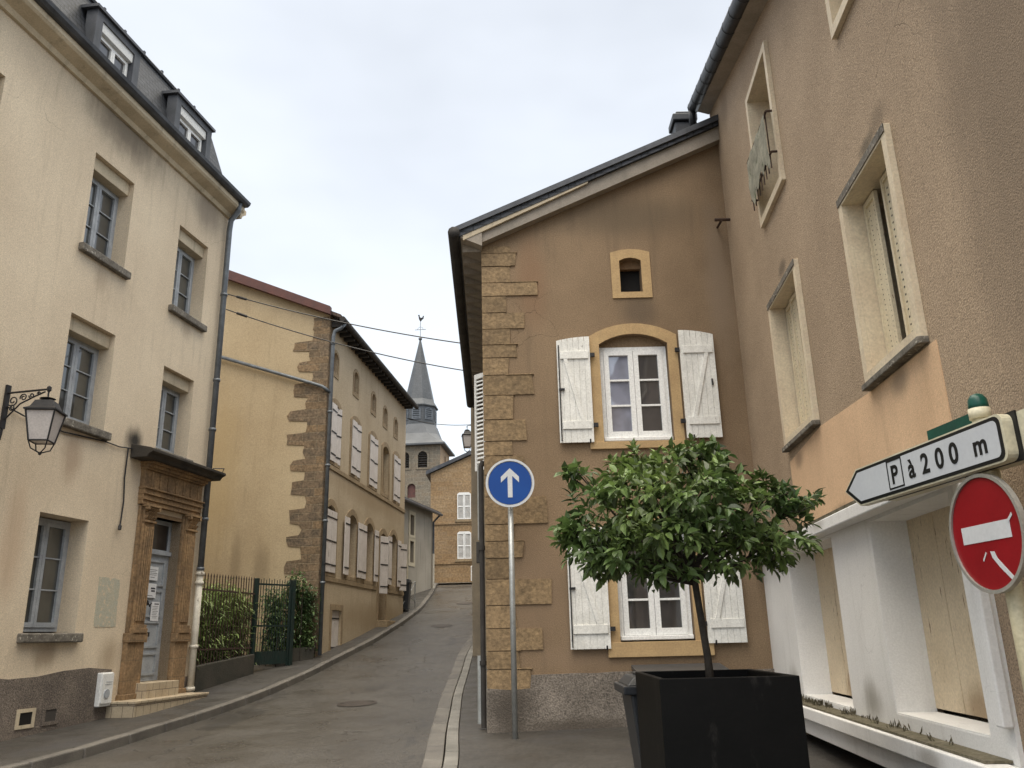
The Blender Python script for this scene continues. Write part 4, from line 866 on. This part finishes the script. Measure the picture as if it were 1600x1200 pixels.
# cellar hatch
t = thing('cellar_hatch', 'low box with a checker-plate lid against the corner house, behind the planter', 'hatch', (2.1, 11.7, .35))
MB().box(FG, 1.58, 2.72, .051, .75, .2, 1.0).build('body', M['binp'], t)
MB().hexa(FG, [(1.54,.05,1.09),(2.75,.05,1.09),(2.75,.80,1.0),(1.54,.80,1.0)], [(1.54,.05,1.14),(2.75,.05,1.14),(2.75,.80,1.05),(1.54,.80,1.05)]).build('lid', M['checker'], t)
# chimney on roof
t = thing('chimney_stack', 'short dark chimney stack on the corner house roof against the tall building', 'chimney', (3.35, 13, 9.4))
b = MB(); b.box(WF, 3.02, 3.38, 12.75, 13.1, 9.2, 10.28); b.box(WF, 2.98, 3.42, 12.70, 13.15, 10.28, 10.42); b.box(WF, 3.06, 3.34, 12.79, 13.06, 10.42, 10.52); b.build('stack', M['blackgutter'], t, bevel=.02)
# neighbour behind on the street side
Hn = thing('weathered_house', 'narrow sliver of weathered wall seen beyond the corner house on the right of the street', 'house', (-1.1, 22.2, 1.1))
b = MB(); b.box(WF, -1.16, 4.5, 22.05, 35, .5, 8.95); b.build('wall', M['rubble'], Hn)
MB().hexa(WF, [(-1.3,22,8.9),(1.6,22,10.2),(1.6,35.1,10.2),(-1.3,35.1,8.9)], [(-1.3,22,9.0),(1.6,22,10.3),(1.6,35.1,10.3),(-1.3,35.1,9.0)]).build('roof', M['rooftile'], Hn)
lt = lantern(Vector((-1.66,29,8.86)), .98, .36, 'black lantern on an arm high above the far end of the street', (-1.16, 29, 8.8), 'wall lanterns')
b = MB(); b.tube([(-1.16,29,8.88),(-1.66,29,8.9)], .02, 6); b.tube([(-1.16,29,8.75),(-1.4,29,8.86)], .014, 6); b.build('bracket', M['iron'], lt)

# ================================================================== RIGHT BUILDING
RB = thing('shop_building', 'tall taupe roughcast building with a closed white shopfront, along the right edge', 'building', tuple(FR_.p(8,0,.2)))
rw = {'RA': (4.75,6.35,6.88,7.95), 'RB': (8.66,9.70,6.68,8.44), 'RC': (5.77,6.84,3.66,5.28), 'RD': (8.62,9.84,3.76,5.46)}
bays = [rect(5.75,7.43,.86,2.46), rect(8.60,10.50,.80,2.46)]
def rakez(s): return 8.91+(s-8.32)*.3094
poly = [(1.5,-.4),(12.46,-.4),(12.46,rakez(12.46)),(1.5,rakez(1.5)+1.2)]
poly = [(1.5,-.4),(12.46,-.4),(12.46,rakez(12.46)),(5.0,rakez(8.0)),(1.5,rakez(8))] if False else [(1.5,-.4),(12.46,-.4),(12.46,rakez(12.46)),(4.0,rakez(4.0)),(1.5,rakez(4.0))]
cell = rect(6.2,10.8,.18,.44)
b = MB(); b.prism(FR_, poly, -.36, 0, [rect(v[0]-.03, v[1]+.03, v[2]-.03, v[3]+.03) for v in rw.values()]+[rect(q[0][0]-.03, q[1][0]+.03, q[0][1]-.03, q[2][1]+.03) for q in bays]+[cell]); 
b.build('wall', M['taupe'], RB)
b = MB(); b.prism(FR_, [(q[0]-(0 if i not in (1,2) else .02), q[1]-.02) for i, q in enumerate(poly)], -7, -.55); b.build('inner_wall', M['taupe'], RB)
# rake roof edge
b = MB()
def rk(s, n, dz): return (s, n, rakez(s)+dz)
b.hexa(FR_, [rk(12.50,.0,.0),rk(3.2,.0,.0),rk(3.2,.22,.04),rk(12.40,.22,.04)], [rk(12.50,0,.1),rk(3.2,0,.1),rk(3.2,.22,.12),rk(12.40,.22,.12)]); b.build('soffit', M['board'], RB)
pts = [FR_.p(*rk(12.42-i*.45,.27,.13)) for i in range(20)]
b = MB(); b.tube(pts, .105, 12)
for q, r in zip(pts, pts[1:]): b.tube([q+(r-q)*.05, q+(r-q)*.08], .110, 12)
b.tube([FR_.p(12.40,.30,rakez(12.4)+.10), FR_.p(12.44,.30,rakez(12.4)-.12), FR_.p(12.60,.26,rakez(12.4)-.22)], .065, 10)
b.build('roof_edge', M['blackgutter'], RB, smooth=True)
b = MB(); b.hexa(FR_, [rk(12.50,.27,.18),rk(3.2,.27,.18),rk(3.2,-7,.11),rk(12.50,-7,.11)], [rk(12.50,.27,.26),rk(3.2,.27,.26),rk(3.2,-7,.2),rk(12.50,-7,.2)]); b.build('roof', M['slate'], RB)
# windows
def frameR(k_, fr=.09, n=.05, lint=True):
    a0, a1, z0, z1 = rw[k_]
    b = MB(); b.prism(FR_, rect(a0-fr, a1+fr, z0-fr*1.1, z1+fr), .001, n, [rect(a0, a1, z0, z1)]); b.prism(FR_, rect(a0-.025, a1+.025, z0-.025, z1+.025), -.34, .0, [rect(a0+.002, a1-.002, z0+.002, z1-.002)])
    return b.build('window_frame', M['frameR'], RB, bevel=.008)
def louvre_panel(a0, a1, z0, z1, n, par, nslat=30, F=None, dw=1):
    F = F or FR_
    b = MB(); b.prism(F, rect(a0, a1, z0, z1), n-.02, n+.012, [rect(a0+.035, a1-.035, z0+.05, z1-.05)])
    b.box(F, a0+.03, a1-.03, n-.016, n-.008, z0+.04, z1-.04)
    h = b; h.cur = 1
    for i in range(nslat):
        zz = z0+.085+(z1-z0-.14)*i/nslat
        for q in (.3, .7): c = a0+(a1-a0)*q; h.box(F, c-.006*dw, c+.006*dw, n-.012, n-.0065, zz-.005*dw, zz+.005)
    return b.build('folding_shutter', [M['shutR'], M['iron']], par)
for k_ in rw:
    a0, a1, z0, z1 = rw[k_]; f = frameR(k_)
    MB().box(FR_, a0, a1, -.34, -.335, z0, z1).build('pane', M['glassG'], f)
    if k_ in ('RC', 'RD'):
        MB().box(FR_, a0-.10, a1+.10, .0, .085, z0-.14, z0-.085).build('sill', M['sill'], f, bevel=.008)
        MB().box(FR_, a0-.09, a1+.09, .051, .06, z1+.02, z1+.09).build('lintel_grime', M['sill'], f)
    if k_ == 'RC':
        louvre_panel(a1-.29, a1-.01, z0+.02, z1-.02, -.15, f)
        louvre_panel(a1-.72, a1-.46, z0+.02, z1-.02, -.15, f, 22, dw=2); louvre_panel(a0+.01, a0+.33, z0+.02, z1-.02, -.14, f)
    if k_ == 'RD':
        for u in range(4): louvre_panel(a0+.02+u*.295, a0+.30+u*.295, z0+.02, z1-.02, -.13-.02*(u%2), f)
    if k_ == 'RA': louvre_panel(a0+.02, a1-.02, z0, z1, -.26, f)
    if k_ == 'RB':
        for u in range(2): window(f, FR_, a0+.01+u*.52, a0+.51+u*.52, z0, z1, -.26, M['frameR'], M['glassG'], rows=2, leaves=1)
        b = MB(); b.tube([FR_.p(a0-.06,.12,z0+.86), FR_.p(a1+.06,.12,z0+.86)], .016, 6); b.tube([FR_.p(a0-.06,.12,z0+.30), FR_.p(a1+.06,.12,z0+.30)], .014, 6)
        for aa in (a0-.06, a1+.06):
            for zz in (.86, .30): b.tube([FR_.p(aa,.12,z0+zz), FR_.p(aa,.02,z0+zz)], .014, 6)
        for i in range(9): q = a0+(a1-a0)*i/8; b.tube([FR_.p(q,.12,z0+.12), FR_.p(q,.12,z0+.86)], .009, 5)
        b.build('balcony_rail', M['rust'], f)
        b = MB(); vs = []; nx, nz_ = 14, 10
        for j in range(nz_+1):
            for i in range(nx+1):
                u = a0-.02+(a1-a0+.04)*i/nx; zz = z0+.85-(.60+.07*math.sin(i*1.7)+.05*math.sin(i*.6+1))*j/nz_
                vs.append(FR_.p(u, .140+.008*math.sin(i*1.3+j*.35)+.005*math.sin(j*1.1), zz))
        b.add(vs, [(j*(nx+1)+i, j*(nx+1)+i+1, (j+1)*(nx+1)+i+1, (j+1)*(nx+1)+i) for j in range(nz_) for i in range(nx)])
        t = thing('faded_cloth', 'faded greenish cloth sheet hanging on the small balcony rail of the taupe building', 'cloth', tuple(FR_.p(9.2,.2,6.8)))
        b.build('sheet', M['cloth'], t, smooth=True)
# peach render panel
b = MB(); b.prism(FR_, [(5.55,2.62),(9.92,2.62),(9.92,3.50),(8.50,3.60),(6.90,3.52),(5.56,3.50)], 0, .008); b.build('peach_render', M['peach'], RB)
# shopfront
b = MB(); b.prism(FR_, rect(5.42,12.10,.72,2.50), 0, .03, bays); 
b.build('shopfront', M['shopwhite'], RB, bevel=.008)
b = MB(); b.box(FR_, 5.40, 12.05, 0, .18, 2.48, 2.60); b.box(FR_, 5.40, 5.50, .03, .10, .95, 2.48); b.build('shop_cornice', M['shopwhite'], RB, bevel=.012)
MB().box(FR_, 5.42, 12.05, .0, .17, 2.602, 2.63).build('cornice_moss', M['moss'], RB)
for bi, (a0, a1, z0) in enumerate(((5.75,7.43,.86),(8.60,10.50,.80))):
    MB().prism(FR_, rect(a0-.01,a1+.01,z0-.01,2.465), -.30, .026, [rect(a0+.008,a1-.008,z0+.012,2.45)]).build('bay_lining', M['shopwhite'], RB)
    b = MB(); k_ = 3
    for i in range(k_): b.box(FR_, a0+(a1-a0)*i/k_+.003, a0+(a1-a0)*(i+1)/k_-.003, -.34, -.30+.002*i, z0+.04, 2.455)
    b.build('boarding', M['ply'], RB)
b = MB(); b.profile(FR_, [(.03,.42),(.16,.44),(.17,.60),(.24,.62),(.24,.74),(.06,.74),(.03,.70)], 5.36, 12.0); b.build('ledge', M['shopwhite'], RB, bevel=.01)
MB().box(FR_, 5.5, 11.9, .035, .20, .742, .76).build('ledge_moss', M['moss'], RB)
MB().box(FR_, 6.1, 10.9, -.54, -.50, .1, .5).build('cellar_void', M['void'], RB)
b = MB(); b.box(FR_, 5.2, 12.0, 0, .10, -.2, .17); b.build('cellar_kerb', M['lowwall'], RB)

t = thing('ledge_weeds', 'sparse dark weeds rooted along the mossy ledge under the white shopfront', 'weeds', tuple(FR_.p(9.8,.06,.76)))
b = MB(); rw_ = random.Random(31)
for i in range(70):
    a = rw_.choice((rw_.uniform(9.2,10.9), rw_.uniform(9.2,10.9), rw_.uniform(6.2,8.6))); p_ = FR_.p(a, rw_.uniform(.04,.14), .755)
    for k_ in range(rw_.randint(2,6)): leaf0 = p_+Vector((rw_.gauss(0,.012), rw_.gauss(0,.012), 0)); h_ = rw_.uniform(.02,.085); d_ = Vector((rw_.gauss(0,.3), rw_.gauss(0,.3), 1)).normalized(); b.add([leaf0, leaf0+d_*h_*.5+Vector((.008,.004,0)), leaf0+d_*h_, leaf0+d_*h_*.5-Vector((.008,.004,0))], [(0,1,2,3)])
b.build('stems', M['moss'], t, recalc=False)
# ================================================================== PLANTER AND TREE
t = thing('planter_box', 'large square black metal planter holding the round-crowned tree', 'planter', (1.44, 6.6, .1))
FPn = Fr(0.96, 6.0, 90, 1)
b = MB(); x0, x1, y0, y1, z0, z1 = .96, 1.92, 6.0, 7.22, .12, 1.25; th = .045
def tap(z): return .035*(1-(z-z0)/(z1-z0))
vs = []
for (dx, zz) in ((-.0, z0), (0, z1), (th, z1), (th, z1-.12)):
    e_ = -.035*0; vs += [(x0+dx, y0+dx, zz), (x1-dx, y0+dx, zz), (x1-dx, y1-dx, zz), (x0+dx, y1-dx, zz)]
b.add(vs, [(j*4+i, j*4+(i+1) % 4, (j+1)*4+(i+1) % 4, (j+1)*4+i) for j in range(3) for i in range(4)]+[(0,1,2,3)])
b.build('box', M['planter'], t, bevel=.006)
MB().box(WF, x0+th, x1-th, y0+th, y1-th, 1.05, 1.15).build('soil', M['soil'], t)
tr = thing('potted_tree', 'small evergreen tree with a broad umbrella crown and slim dark trunk, in the black planter', 'tree', (1.44, 6.62, 1.15))
P0 = Vector((1.45, 6.65, 1.12)); P1 = Vector((1.43, 6.68, 1.6)); P2 = Vector((1.40, 6.7, 2.0))
b = MB(); b.tube([P0, P0*.5+P1*.5+Vector((.008,0,0)), P1, P2], [.034,.029,.027,.026], 10)
SC = 1265/6.7
def crownpt(px_, py_, dy=0):   # lobe centres, metres about the trunk top
    py_ = min(py_, 872); return Vector(((px_-1092)/SC*.96+1.43, 6.7+dy, 2.0+(895-py_)/SC))
lobes = [((1080,775),(.62,.55,.38),0),((968,805),(.40,.5,.30),0),((1185,812),(.50,.5,.32),0),((1070,858),(.85,.7,.27),-.05),((925,845),(.22,.35,.20),-.1),((1012,735),(.28,.3,.2),.1),
         ((1095,712),(.22,.22,.09),0),((912,738),(.13,.12,.05),0),((1268,795),(.19,.22,.08),.05),((1225,775),(.16,.2,.07),.0),((1010,728),(.12,.15,.05),0),((1140,705),(.10,.12,.05),.05),((955,880),(.20,.3,.13),-.15),((1130,740),(.3,.35,.2),.05),((1040,800),(.6,.55,.35),-.4),((1100,830),(.6,.5,.3),.45),((1215,850),(.24,.3,.17),-.1),((1010,900),(.24,.3,.13),-.1),((900,822),(.11,.18,.10),.1)]
rl = random.Random(11)
for (c, r, dy) in lobes:
    cc = crownpt(*c, dy); st = P2+Vector((0,0,rl.uniform(-.12,.05))); md = st*.5+cc*.5+Vector((rl.uniform(-.06,.06), rl.uniform(-.06,.06), -.04))
    b.tube([st, md, cc], [.016,.011,.006], 6)
    for _ in range(5):
        d_ = Vector((rl.gauss(0,1), rl.gauss(0,1), rl.gauss(0,.8))).normalized(); e_ = cc+Vector((d_.x*r[0], d_.y*r[1], d_.z*r[2]))*.85
        b.tube([cc*.6+md*.4, e_], [.005,.0025], 4)
b.build('trunk', M['bark'], tr, smooth=True)
def leaf(b, p, d, up, ln, wd, fold=.25, droop=.15):
    d = d.normalized(); s_ = d.cross(up)
    if s_.length < .05: s_ = d.cross(Vector((1,0,0)))
    s_.normalize(); n_ = s_.cross(d)
    def q(u, v, w_=0): return p+d*(ln*u)+s_*(wd*v)+n_*(wd*fold*abs(v)*2-ln*droop*u*u)
    b.add([q(0,0), q(.30,.42), q(.62,.44), q(1,0), q(.62,-.44), q(.30,-.42), q(.32,0), q(.64,0)], [(0,6,1),(6,7,2,1),(7,3,2),(0,5,6),(5,4,7,6),(4,3,7)])
def rosettes(b, centre, r, count, rnd, ln=(.06,.13), wr=.52, nl=(7,11), shell=.5):
    for _ in range(count):
        while True:
            v = Vector((rnd.uniform(-1,1), rnd.uniform(-1,1), rnd.uniform(-1,1)))
            if shell < v.length <= 1: break
        c = centre+Vector((v.x*r[0], v.y*r[1], v.z*r[2])); ax = Vector((v.x+rnd.gauss(0,.4), v.y+rnd.gauss(0,.4), v.z*.5+rnd.uniform(-.25,.45))).normalized()
        t1 = ax.orthogonal().normalized(); t2 = ax.cross(t1); a0 = rnd.uniform(0, 6.28); k_ = rnd.randint(*nl); tl = rnd.uniform(.08,.17)
        for i in range(k_):
            u = i/(k_-1); a = a0+i*2.4+rnd.gauss(0,.3); rad = t1*math.cos(a)+t2*math.sin(a); d_ = rad*(1.0-.55*u)+ax*(.35+.6*u)+Vector((0,0,-.12+rnd.gauss(0,.16)))
            l_ = rnd.uniform(*ln)*(1-.25*abs(u-.5)); p_ = c+ax*(u-.6)*tl+Vector((0,0,-.03*u))
            if p_.z+d_.normalized().z*l_ < 1.86: continue
            leaf(b, p_+rad*.004, d_, (Vector((0,0,1))*.7+ax*.5+rad*rnd.gauss(0,.3)).normalized(), l_, l_*wr*rnd.uniform(.85,1.15), fold=rnd.uniform(.1,.4), droop=rnd.uniform(.05,.35))
b = MB()
for (c, r, dy) in lobes:
    vol = (r[0]*r[1]+r[0]*r[2]+r[1]*r[2]); rosettes(b, crownpt(*c, dy), r, int(44*vol/.5)+6, rl)
print('leaves', len(b.f)//6)
b.build('crown', M['leaf'], tr, recalc=False)
# wheelie bin
t = thing('wheelie_bin', 'dark grey wheelie bin half hidden behind the black planter', 'bin', (1.2, 7.65, .15))
b = MB(); b.hexa(WF, [(1.02,7.42,.22),(1.46,7.42,.22),(1.46,7.95,.22),(1.02,7.95,.22)], [(.93,7.36,1.06),(1.52,7.36,1.06),(1.52,8.03,1.06),(.93,8.03,1.06)]); b.build('body', M['binp'], t, bevel=.02)
b = MB(); b.box(WF, .87, 1.56, 7.32, 8.06, 1.06, 1.13); b.hexa(WF, [(.90,7.34,1.13),(1.54,7.34,1.13),(1.54,8.04,1.13),(.90,8.04,1.13)], [(.97,7.42,1.20),(1.48,7.42,1.20),(1.48,8.0,1.20),(.97,8.0,1.20)]); b.box(WF, 1.02, 1.42, 7.5, 7.9, 1.2, 1.225)
b.build('lid', M['binp'], t, bevel=.015)
b = MB(); b.hexa(WF, [(.985,7.50,.72),(.985,7.62,.72),(.989,7.62,.72),(.989,7.50,.72)], [(.955,7.50,.90),(.955,7.62,.90),(.962,7.62,.90),(.962,7.50,.90)]); b.build('sticker', M['paper'], t)
for xx in (1.04, 1.40): MB().tube([(xx,7.98,.27),(xx+.05,7.98,.27)], .10, 16).build('wheel', M['iron'], t)

# ================================================================== SIGNS
def text_mesh(txt, size, F, a, z, n, thick, mirror_a=False, bold=.0):
    cu = bpy.data.curves.new('lettering', 'FONT'); cu.body = txt; cu.size = size; cu.extrude = thick/2; cu.offset = bold
    o = bpy.data.objects.new('lettering_tmp', cu); C.objects.link(o); bpy.context.view_layer.update()
    me = bpy.data.meshes.new_from_object(o.evaluated_get(bpy.context.evaluated_depsgraph_get()))
    b = MB(); sg = -1 if mirror_a else 1
    b.add([F.p(a+sg*v.co.x, n+v.co.z, z+v.co.y) for v in me.vertices], [list(p.vertices) for p in me.polygons])
    bpy.data.objects.remove(o); return b
# blue one-way sign
t = thing('one_way_sign', 'round blue sign with white upward arrow on a slim steel pole', 'road sign', (-.07, 11.36, .33))
FS = Fr(-.06, 11.28, 90, 1)
MB().tube([(-.065,11.36,.1),(-.06,11.36,3.85)], .038, 14).build('pole', M['galv'], t, smooth=True)
b = MB(); b.disc(FS, 0, 3.57, .335, .0, .03, 48, r0=.305); b.disc(FS, 0, 3.57, .304, .0, .012, 48); b.build('disc_rim', M['refl'], t, bevel=.004)
MB().disc(FS, 0, 3.57, .296, .013, .024, 48).build('disc_face', M['bluesign'], t)
b = MB(); b.prism(FS, [(-.032,3.37),(.032,3.37),(.032,3.665),(.125,3.575),(.125,3.655),(0,3.775),(-.125,3.655),(-.125,3.575),(-.032,3.665)], .0245, .028); b.build('arrow', M['refl'], t)
MB().box(FS, -.05, .05, -.12, 0, 3.50, 3.64).build('clamp', M['galv'], t)
# right-hand sign post
PX, PY = 2.68, 4.6
FQ = Fr(PX, PY, -5.7, -1)
t = thing('sign_post', 'cream post carrying a parking direction board above a round red no-entry disc, far right', 'road sign', (PX, PY, 0))
MB().tube([(PX,PY,0),(PX,PY,2.74)], .047, 20).build('post', M['creampole'], t, smooth=True)
b = MB(); b.lathe((PX,PY,2.74), [(.054,0),(.054,.02),(.05,.055),(.034,.08),(.012,.09)], 20); b.build('post_cap', M['green'], t, smooth=True)
b = MB(); b.lathe((PX,PY,2.68), [(.058,0),(.058,.06)], 20); b.build('collar', M['creambox'], t, smooth=True)
# direction board: a increases away from camera (left in picture)
def arrowpoly(a0, a1, tip, z0, z1, r=.025):
    zm = (z0+z1)/2; out_ = []
    for (cx_, cz_, s) in ((a0+r, z0+r, 180), (a0+r, z1-r, 90)):
        pass
    pts = [(a1, z0), (tip, zm), (a1, z1)]
    for k_ in range(5): an = R_(90+k_*22.5); pts.append((a0+r+r*math.cos(an), z1-r+r*math.sin(an)))
    for k_ in range(5): an = R_(180+k_*22.5); pts.append((a0+r+r*math.cos(an), z0+r+r*math.sin(an)))
    return pts
ZB0, ZB1 = 2.375, 2.635
b = MB(); b.prism(FQ, arrowpoly(-.32,1.26,1.45,ZB0,ZB1,.05), .055, .115)
bd = b.build('direction_board', M['creambox'], t, bevel=.008)
b = MB(); b.prism(FQ, arrowpoly(-.30,1.25,1.435,ZB0+.01,ZB1-.01,.045), .115, .118); b.build('black_border', M['blackink'], bd)
b = MB(); b.prism(FQ, arrowpoly(-.275,1.235,1.385,ZB0+.03,ZB1-.03,.035), .118, .120); b.build('face', M['greyface'], bd)
b = MB(); b.prism(FQ, rect(-.43,1.10,ZB0+.005,ZB1-.005), -.06, .044) ; b.build('rear_board', M['creambox'], t, bevel=.02)
b = MB(); b.prism(FQ, rect(-.345,1.0,ZB0-.004,ZB1+.004), .044, .055); b.build('gasket', M['blackink'], t)
lz = 2.45
def put(txt, a, size, bold=.004): return text_mesh(txt, size, FQ, a, lz, .1215, .002, True, bold)
MB().prism(FQ, rect(.665,.845,lz-.035,lz+.155), .1205, .1225, [rect(.675,.835,lz-.025,lz+.145)]).build('letter_frame', M['blackink'], bd)
for txt, a, sz in (('P', .805, .165), ('\u00e0', .60, .17), ('2', .455, .17), ('0', .305, .17), ('0', .165, .17), ('m', -.055, .16)): put(txt, a, sz).build('letter', M['blackink'], bd)
# green board turned the other way behind
b = MB(); b.prism(FQ, rect(.10,.62,2.66,2.76), -.10, -.06); b.build('green_board', M['green'], t, bevel=.01)
# no entry disc
FN = Fr(2.605, 4.60, -4, -1)
b = MB(); b.disc(FN, 0, 2.035, .325, .0, .03, 56, r0=.305); b.disc(FN, 0, 2.035, .305, .0, .012, 56); rim = b.build('no_entry_rim', M['aluminium'], t, bevel=.004)
MB().disc(FN, 0, 2.035, .303, .013, .020, 56).build('no_entry_face', M['redsign'], rim)
b = MB(); b.prism(FN, [(-.215,1.99),(.215,1.99),(.215,2.085),(-.215,2.085)], .0205, .0225); b.build('white_bar', M['refl'], rim)
b = MB(); b.prism(FN, [(-.02,1.92),(-.05,1.93),(-.075,1.90),(-.07,1.87),(-.16,1.77),(-.185,1.78),(-.15,1.82),(-.10,1.88),(-.06,1.91)][::-1] if False else [(-.01,1.935),(-.045,1.93),(-.06,1.895),(-.17,1.79),(-.15,1.775),(-.07,1.845),(-.02,1.90)], .0205, .0222)
b.build('scratch', M['refl'], rim); b = MB(); b.prism(FN, [(.06,1.885),(.025,1.925),(.03,1.935),(.066,1.893)], .0205, .0222); b.build('scratch', M['refl'], rim); b = MB(); b.prism(FN, [(-.20,2.06),(-.25,2.10),(-.245,2.115),(-.195,2.075)], .0226, .0236)
b.build('scratch', M['refl'], rim)
b = MB()
for z in (1.85, 2.2): b.box(Fr(PX,PY,1,-1), -.07, .07, -.06, .08, z-.02, z+.02)
b.build('clamp', M['galv'], t, bevel=.005)

# ================================================================== FENCE, GATE, HEDGE, BINS
FF = Fr(-6.42, 17.65, 10.3, 1)
t = thing('iron_railing', 'rusty iron railing on a low mossy wall between the two left-hand houses', 'railing', (-6.4, 17.8, .7))
b = MB()
b.hexa(FF, [(-.2,0,.3),(2.2,0,.6),(2.2,-.2,.6),(-.2,-.2,.3)], [(-.2,0,1.12),(2.2,0,1.30),(2.2,-.2,1.30),(-.2,-.2,1.12)]); b.build('low_wall', M['lowwall'], t, bevel=.015)
b = MB()
for i in range(19):
    a = .0+i*.118; z0 = 1.1+a*.08; b.tube([FF.p(a,-.1,z0), FF.p(a,-.1,2.90+a*.02)], .012, 5); b.lathe(FF.p(a,-.1,2.90+a*.02), [(.016,0),(.016,.02),(.002,.08)], 5)
for z in (2.62, 1.42): b.box(FF, -.05, 2.2, -.115, -.085, z, z+.035)
b.build('bars', M['rust'], t)
t = thing('garden_gate', 'dark green iron gate with upright bars, beside the railing', 'gate', tuple(FF.p(2.26,-.1,.85)))
b = MB(); b.box(FF, 2.22, 2.30, -.15, -.05, .7, 3.0); b.build('post', M['greenfence'], t, bevel=.01)
g1 = FF.p(2.31,-.1,0); FGt = Fr(g1.x, g1.y, 34, 1)
b = MB(); b.box(FGt, 0, .04, -.02, .02, 1.02, 3.0); b.box(FGt, .98, 1.02, -.02, .02, 1.02, 3.0)
for z in (1.06, 1.9, 2.85): b.box(FGt, .04, .98, -.015, .015, z, z+.04)
for i in range(11): b.tube([FGt.p(.1+i*.08,0,1.05), FGt.p(.1+i*.08,0,2.98+.03*(i%2))], .010, 5)
b.box(FGt, .04, .98, -.008, .002, 1.10, 1.35)
b.build('gate_leaf', M['greenfence'], t)
MB().box(FGt, 1.04, 1.14, -.05, .05, .9, 3.0).build('post', M['greenfence'], t, bevel=.01)
def bush(name, label, cat, pts, r, n, mt_, ln, wr, seed, base):
    t = thing(name, label, cat, base); rnd = random.Random(seed); b = MB()
    for c in pts:
        for _ in range(n):
            v = Vector((rnd.gauss(0,.45), rnd.gauss(0,.45), rnd.gauss(0,.5))); 
            if v.length > 1.25: continue
            p = Vector(c)+Vector((v.x*r[0], v.y*r[1], v.z*r[2])); d_ = Vector((rnd.gauss(0,1), rnd.gauss(0,1), rnd.uniform(-.9,.5)))
            l_ = rnd.uniform(*ln); leaf(b, p, d_, Vector((0,0,1)), l_, l_*wr, droop=.3)
    b.build('foliage', mt_, t, recalc=False)
    b = MB()
    for i in range(14):
        c = Vector(pts[i % len(pts)]); x_ = c.x+rnd.uniform(-.3,.3); y_ = c.y+rnd.uniform(-.3,.3); b.tube([(x_,y_,G0(x_,y_)), (x_+rnd.uniform(-.1,.1), y_+rnd.uniform(-.1,.1), c.z+r[2]*.5)], .012, 5)
    b.build('stems', M['bark'], t)
hp = []
for i in range(7):
    for z in (1.3, 1.7, 2.08, 2.3):
        for nn_ in (-.5, -.95):
            q = FF.p(-.2+i*.42, nn_, z+i*.03+.12*math.sin(i*1.9)); hp.append((q.x, q.y, q.z))
bush('bamboo_hedge', 'feathery green bamboo hedge behind the rusty railing', 'hedge', hp, (.40,.36,.36), 300, M['bamboo'], (.14,.26), .17, 21, tuple(FF.p(1.5,-.6,.7)))
sp = [(-5.95,20.95,2.0),(-5.9,20.9,1.5),(-6.0,21.0,2.5),(-5.72,21.55,1.6),(-5.70,21.6,2.1),(-5.75,21.6,2.55),(-5.38,21.75,1.6),(-5.35,21.75,2.1),(-5.4,21.8,2.6),(-6.1,21.5,2.3),(-5.6,21.5,2.9),(-6.1,21.5,1.7)]
bush('ivy_shrub', 'dark leafy shrub against the ochre gable behind the green gate', 'shrub', sp, (.30,.25,.36), 420, M['shrub'], (.07,.12), .5, 22, (-5.7,21.6,1.1))
t = thing('low_garden_wall', 'low dark wall below the shrub beside the green gate', 'wall', (-5.5,21.3,1))
MB().hexa(WF, [(-5.9,21.0,.7),(-5.12,21.7,.8),(-5.2,21.9,.8),(-6.0,21.2,.7)], [(-5.9,21.0,1.38),(-5.12,21.7,1.42),(-5.2,21.9,1.42),(-6.0,21.2,1.38)]).build('wall', M['lowwall'], t)
# bins in the distance
def farbin(x, y, label):
    t = thing('wheelie_bin', label, 'bin', (x, y, G0(x,y)+.13), 'far bins')
    z = G0(x,y)+.13
    MB().hexa(WF, [(x-.22,y-.25,z+.05),(x+.22,y-.25,z+.05),(x+.22,y+.25,z+.05),(x-.22,y+.25,z+.05)], [(x-.28,y-.3,z+.98),(x+.28,y-.3,z+.98),(x+.28,y+.3,z+.98),(x-.28,y+.3,z+.98)]).build('body', M['binp'], t)
    MB().box(WF, x-.30, x+.30, y-.33, y+.33, z+.98, z+1.07).build('lid', M['binp'], t, bevel=.02)
farbin(-4.28, 31.9, 'dark wheelie bin behind the metal barrier, lower of the two up the street'); farbin(-4.42, 32.8, 'dark wheelie bin up the street, just beyond the lower one')
t = thing('street_barrier', 'thin galvanised crossed-bar barrier in front of the distant bins', 'barrier', (-4.1,31.5,2.5), None)
b = MB()
def bz(y): return G0(-4.1,y)+.13
y0_, y1_ = 31.1, 33.2
b.tube([(-4.25,y0_,bz(y0_)),(-4.25,y0_,bz(y0_)+.95),(-3.98,y1_,bz(y1_)+.95),(-3.98,y1_,bz(y1_))], .022, 6); b.tube([(-4.25,y0_,bz(y0_)+.2),(-3.98,y1_,bz(y1_)+.9)], .016, 5); b.tube([(-4.25,y0_,bz(y0_)+.9),(-3.98,y1_,bz(y1_)+.2)], .016, 5)
b.build('frame', M['galv'], t)

# ================================================================== OVERHEAD CABLES
def cable(p0, p1, sag, label, r=.014):
    p0 = Vector(p0); p1 = Vector(p1); pts = [p0.lerp(p1, i/24)-Vector((0,0,sag*4*(i/24)*(1-i/24))) for i in range(25)]
    b = MB(); b.tube(pts, r, 5); b.tube([pts[1], pts[2]], r*2.2, 6)
    b.v = b.v; b.build('overhead_cable', M['iron'], None, label=label, cat='cable', loc=tuple(p0), group='overhead cables')
cable(FA.p(17.45,.12,9.07), (-1.02,16.9,7.66), .10, 'upper black cable strung from the cream house to the corner house eave')
cable(FA.p(17.45,.12,8.70), (-1.08,18.7,7.62), .14, 'lower black cable strung from the cream house to the corner house eave')
cable(FB.p(9.1,.1,9.75), (-1.4,29,8.92), .12, 'short cable sagging from the far end of the stone house to the small lantern')
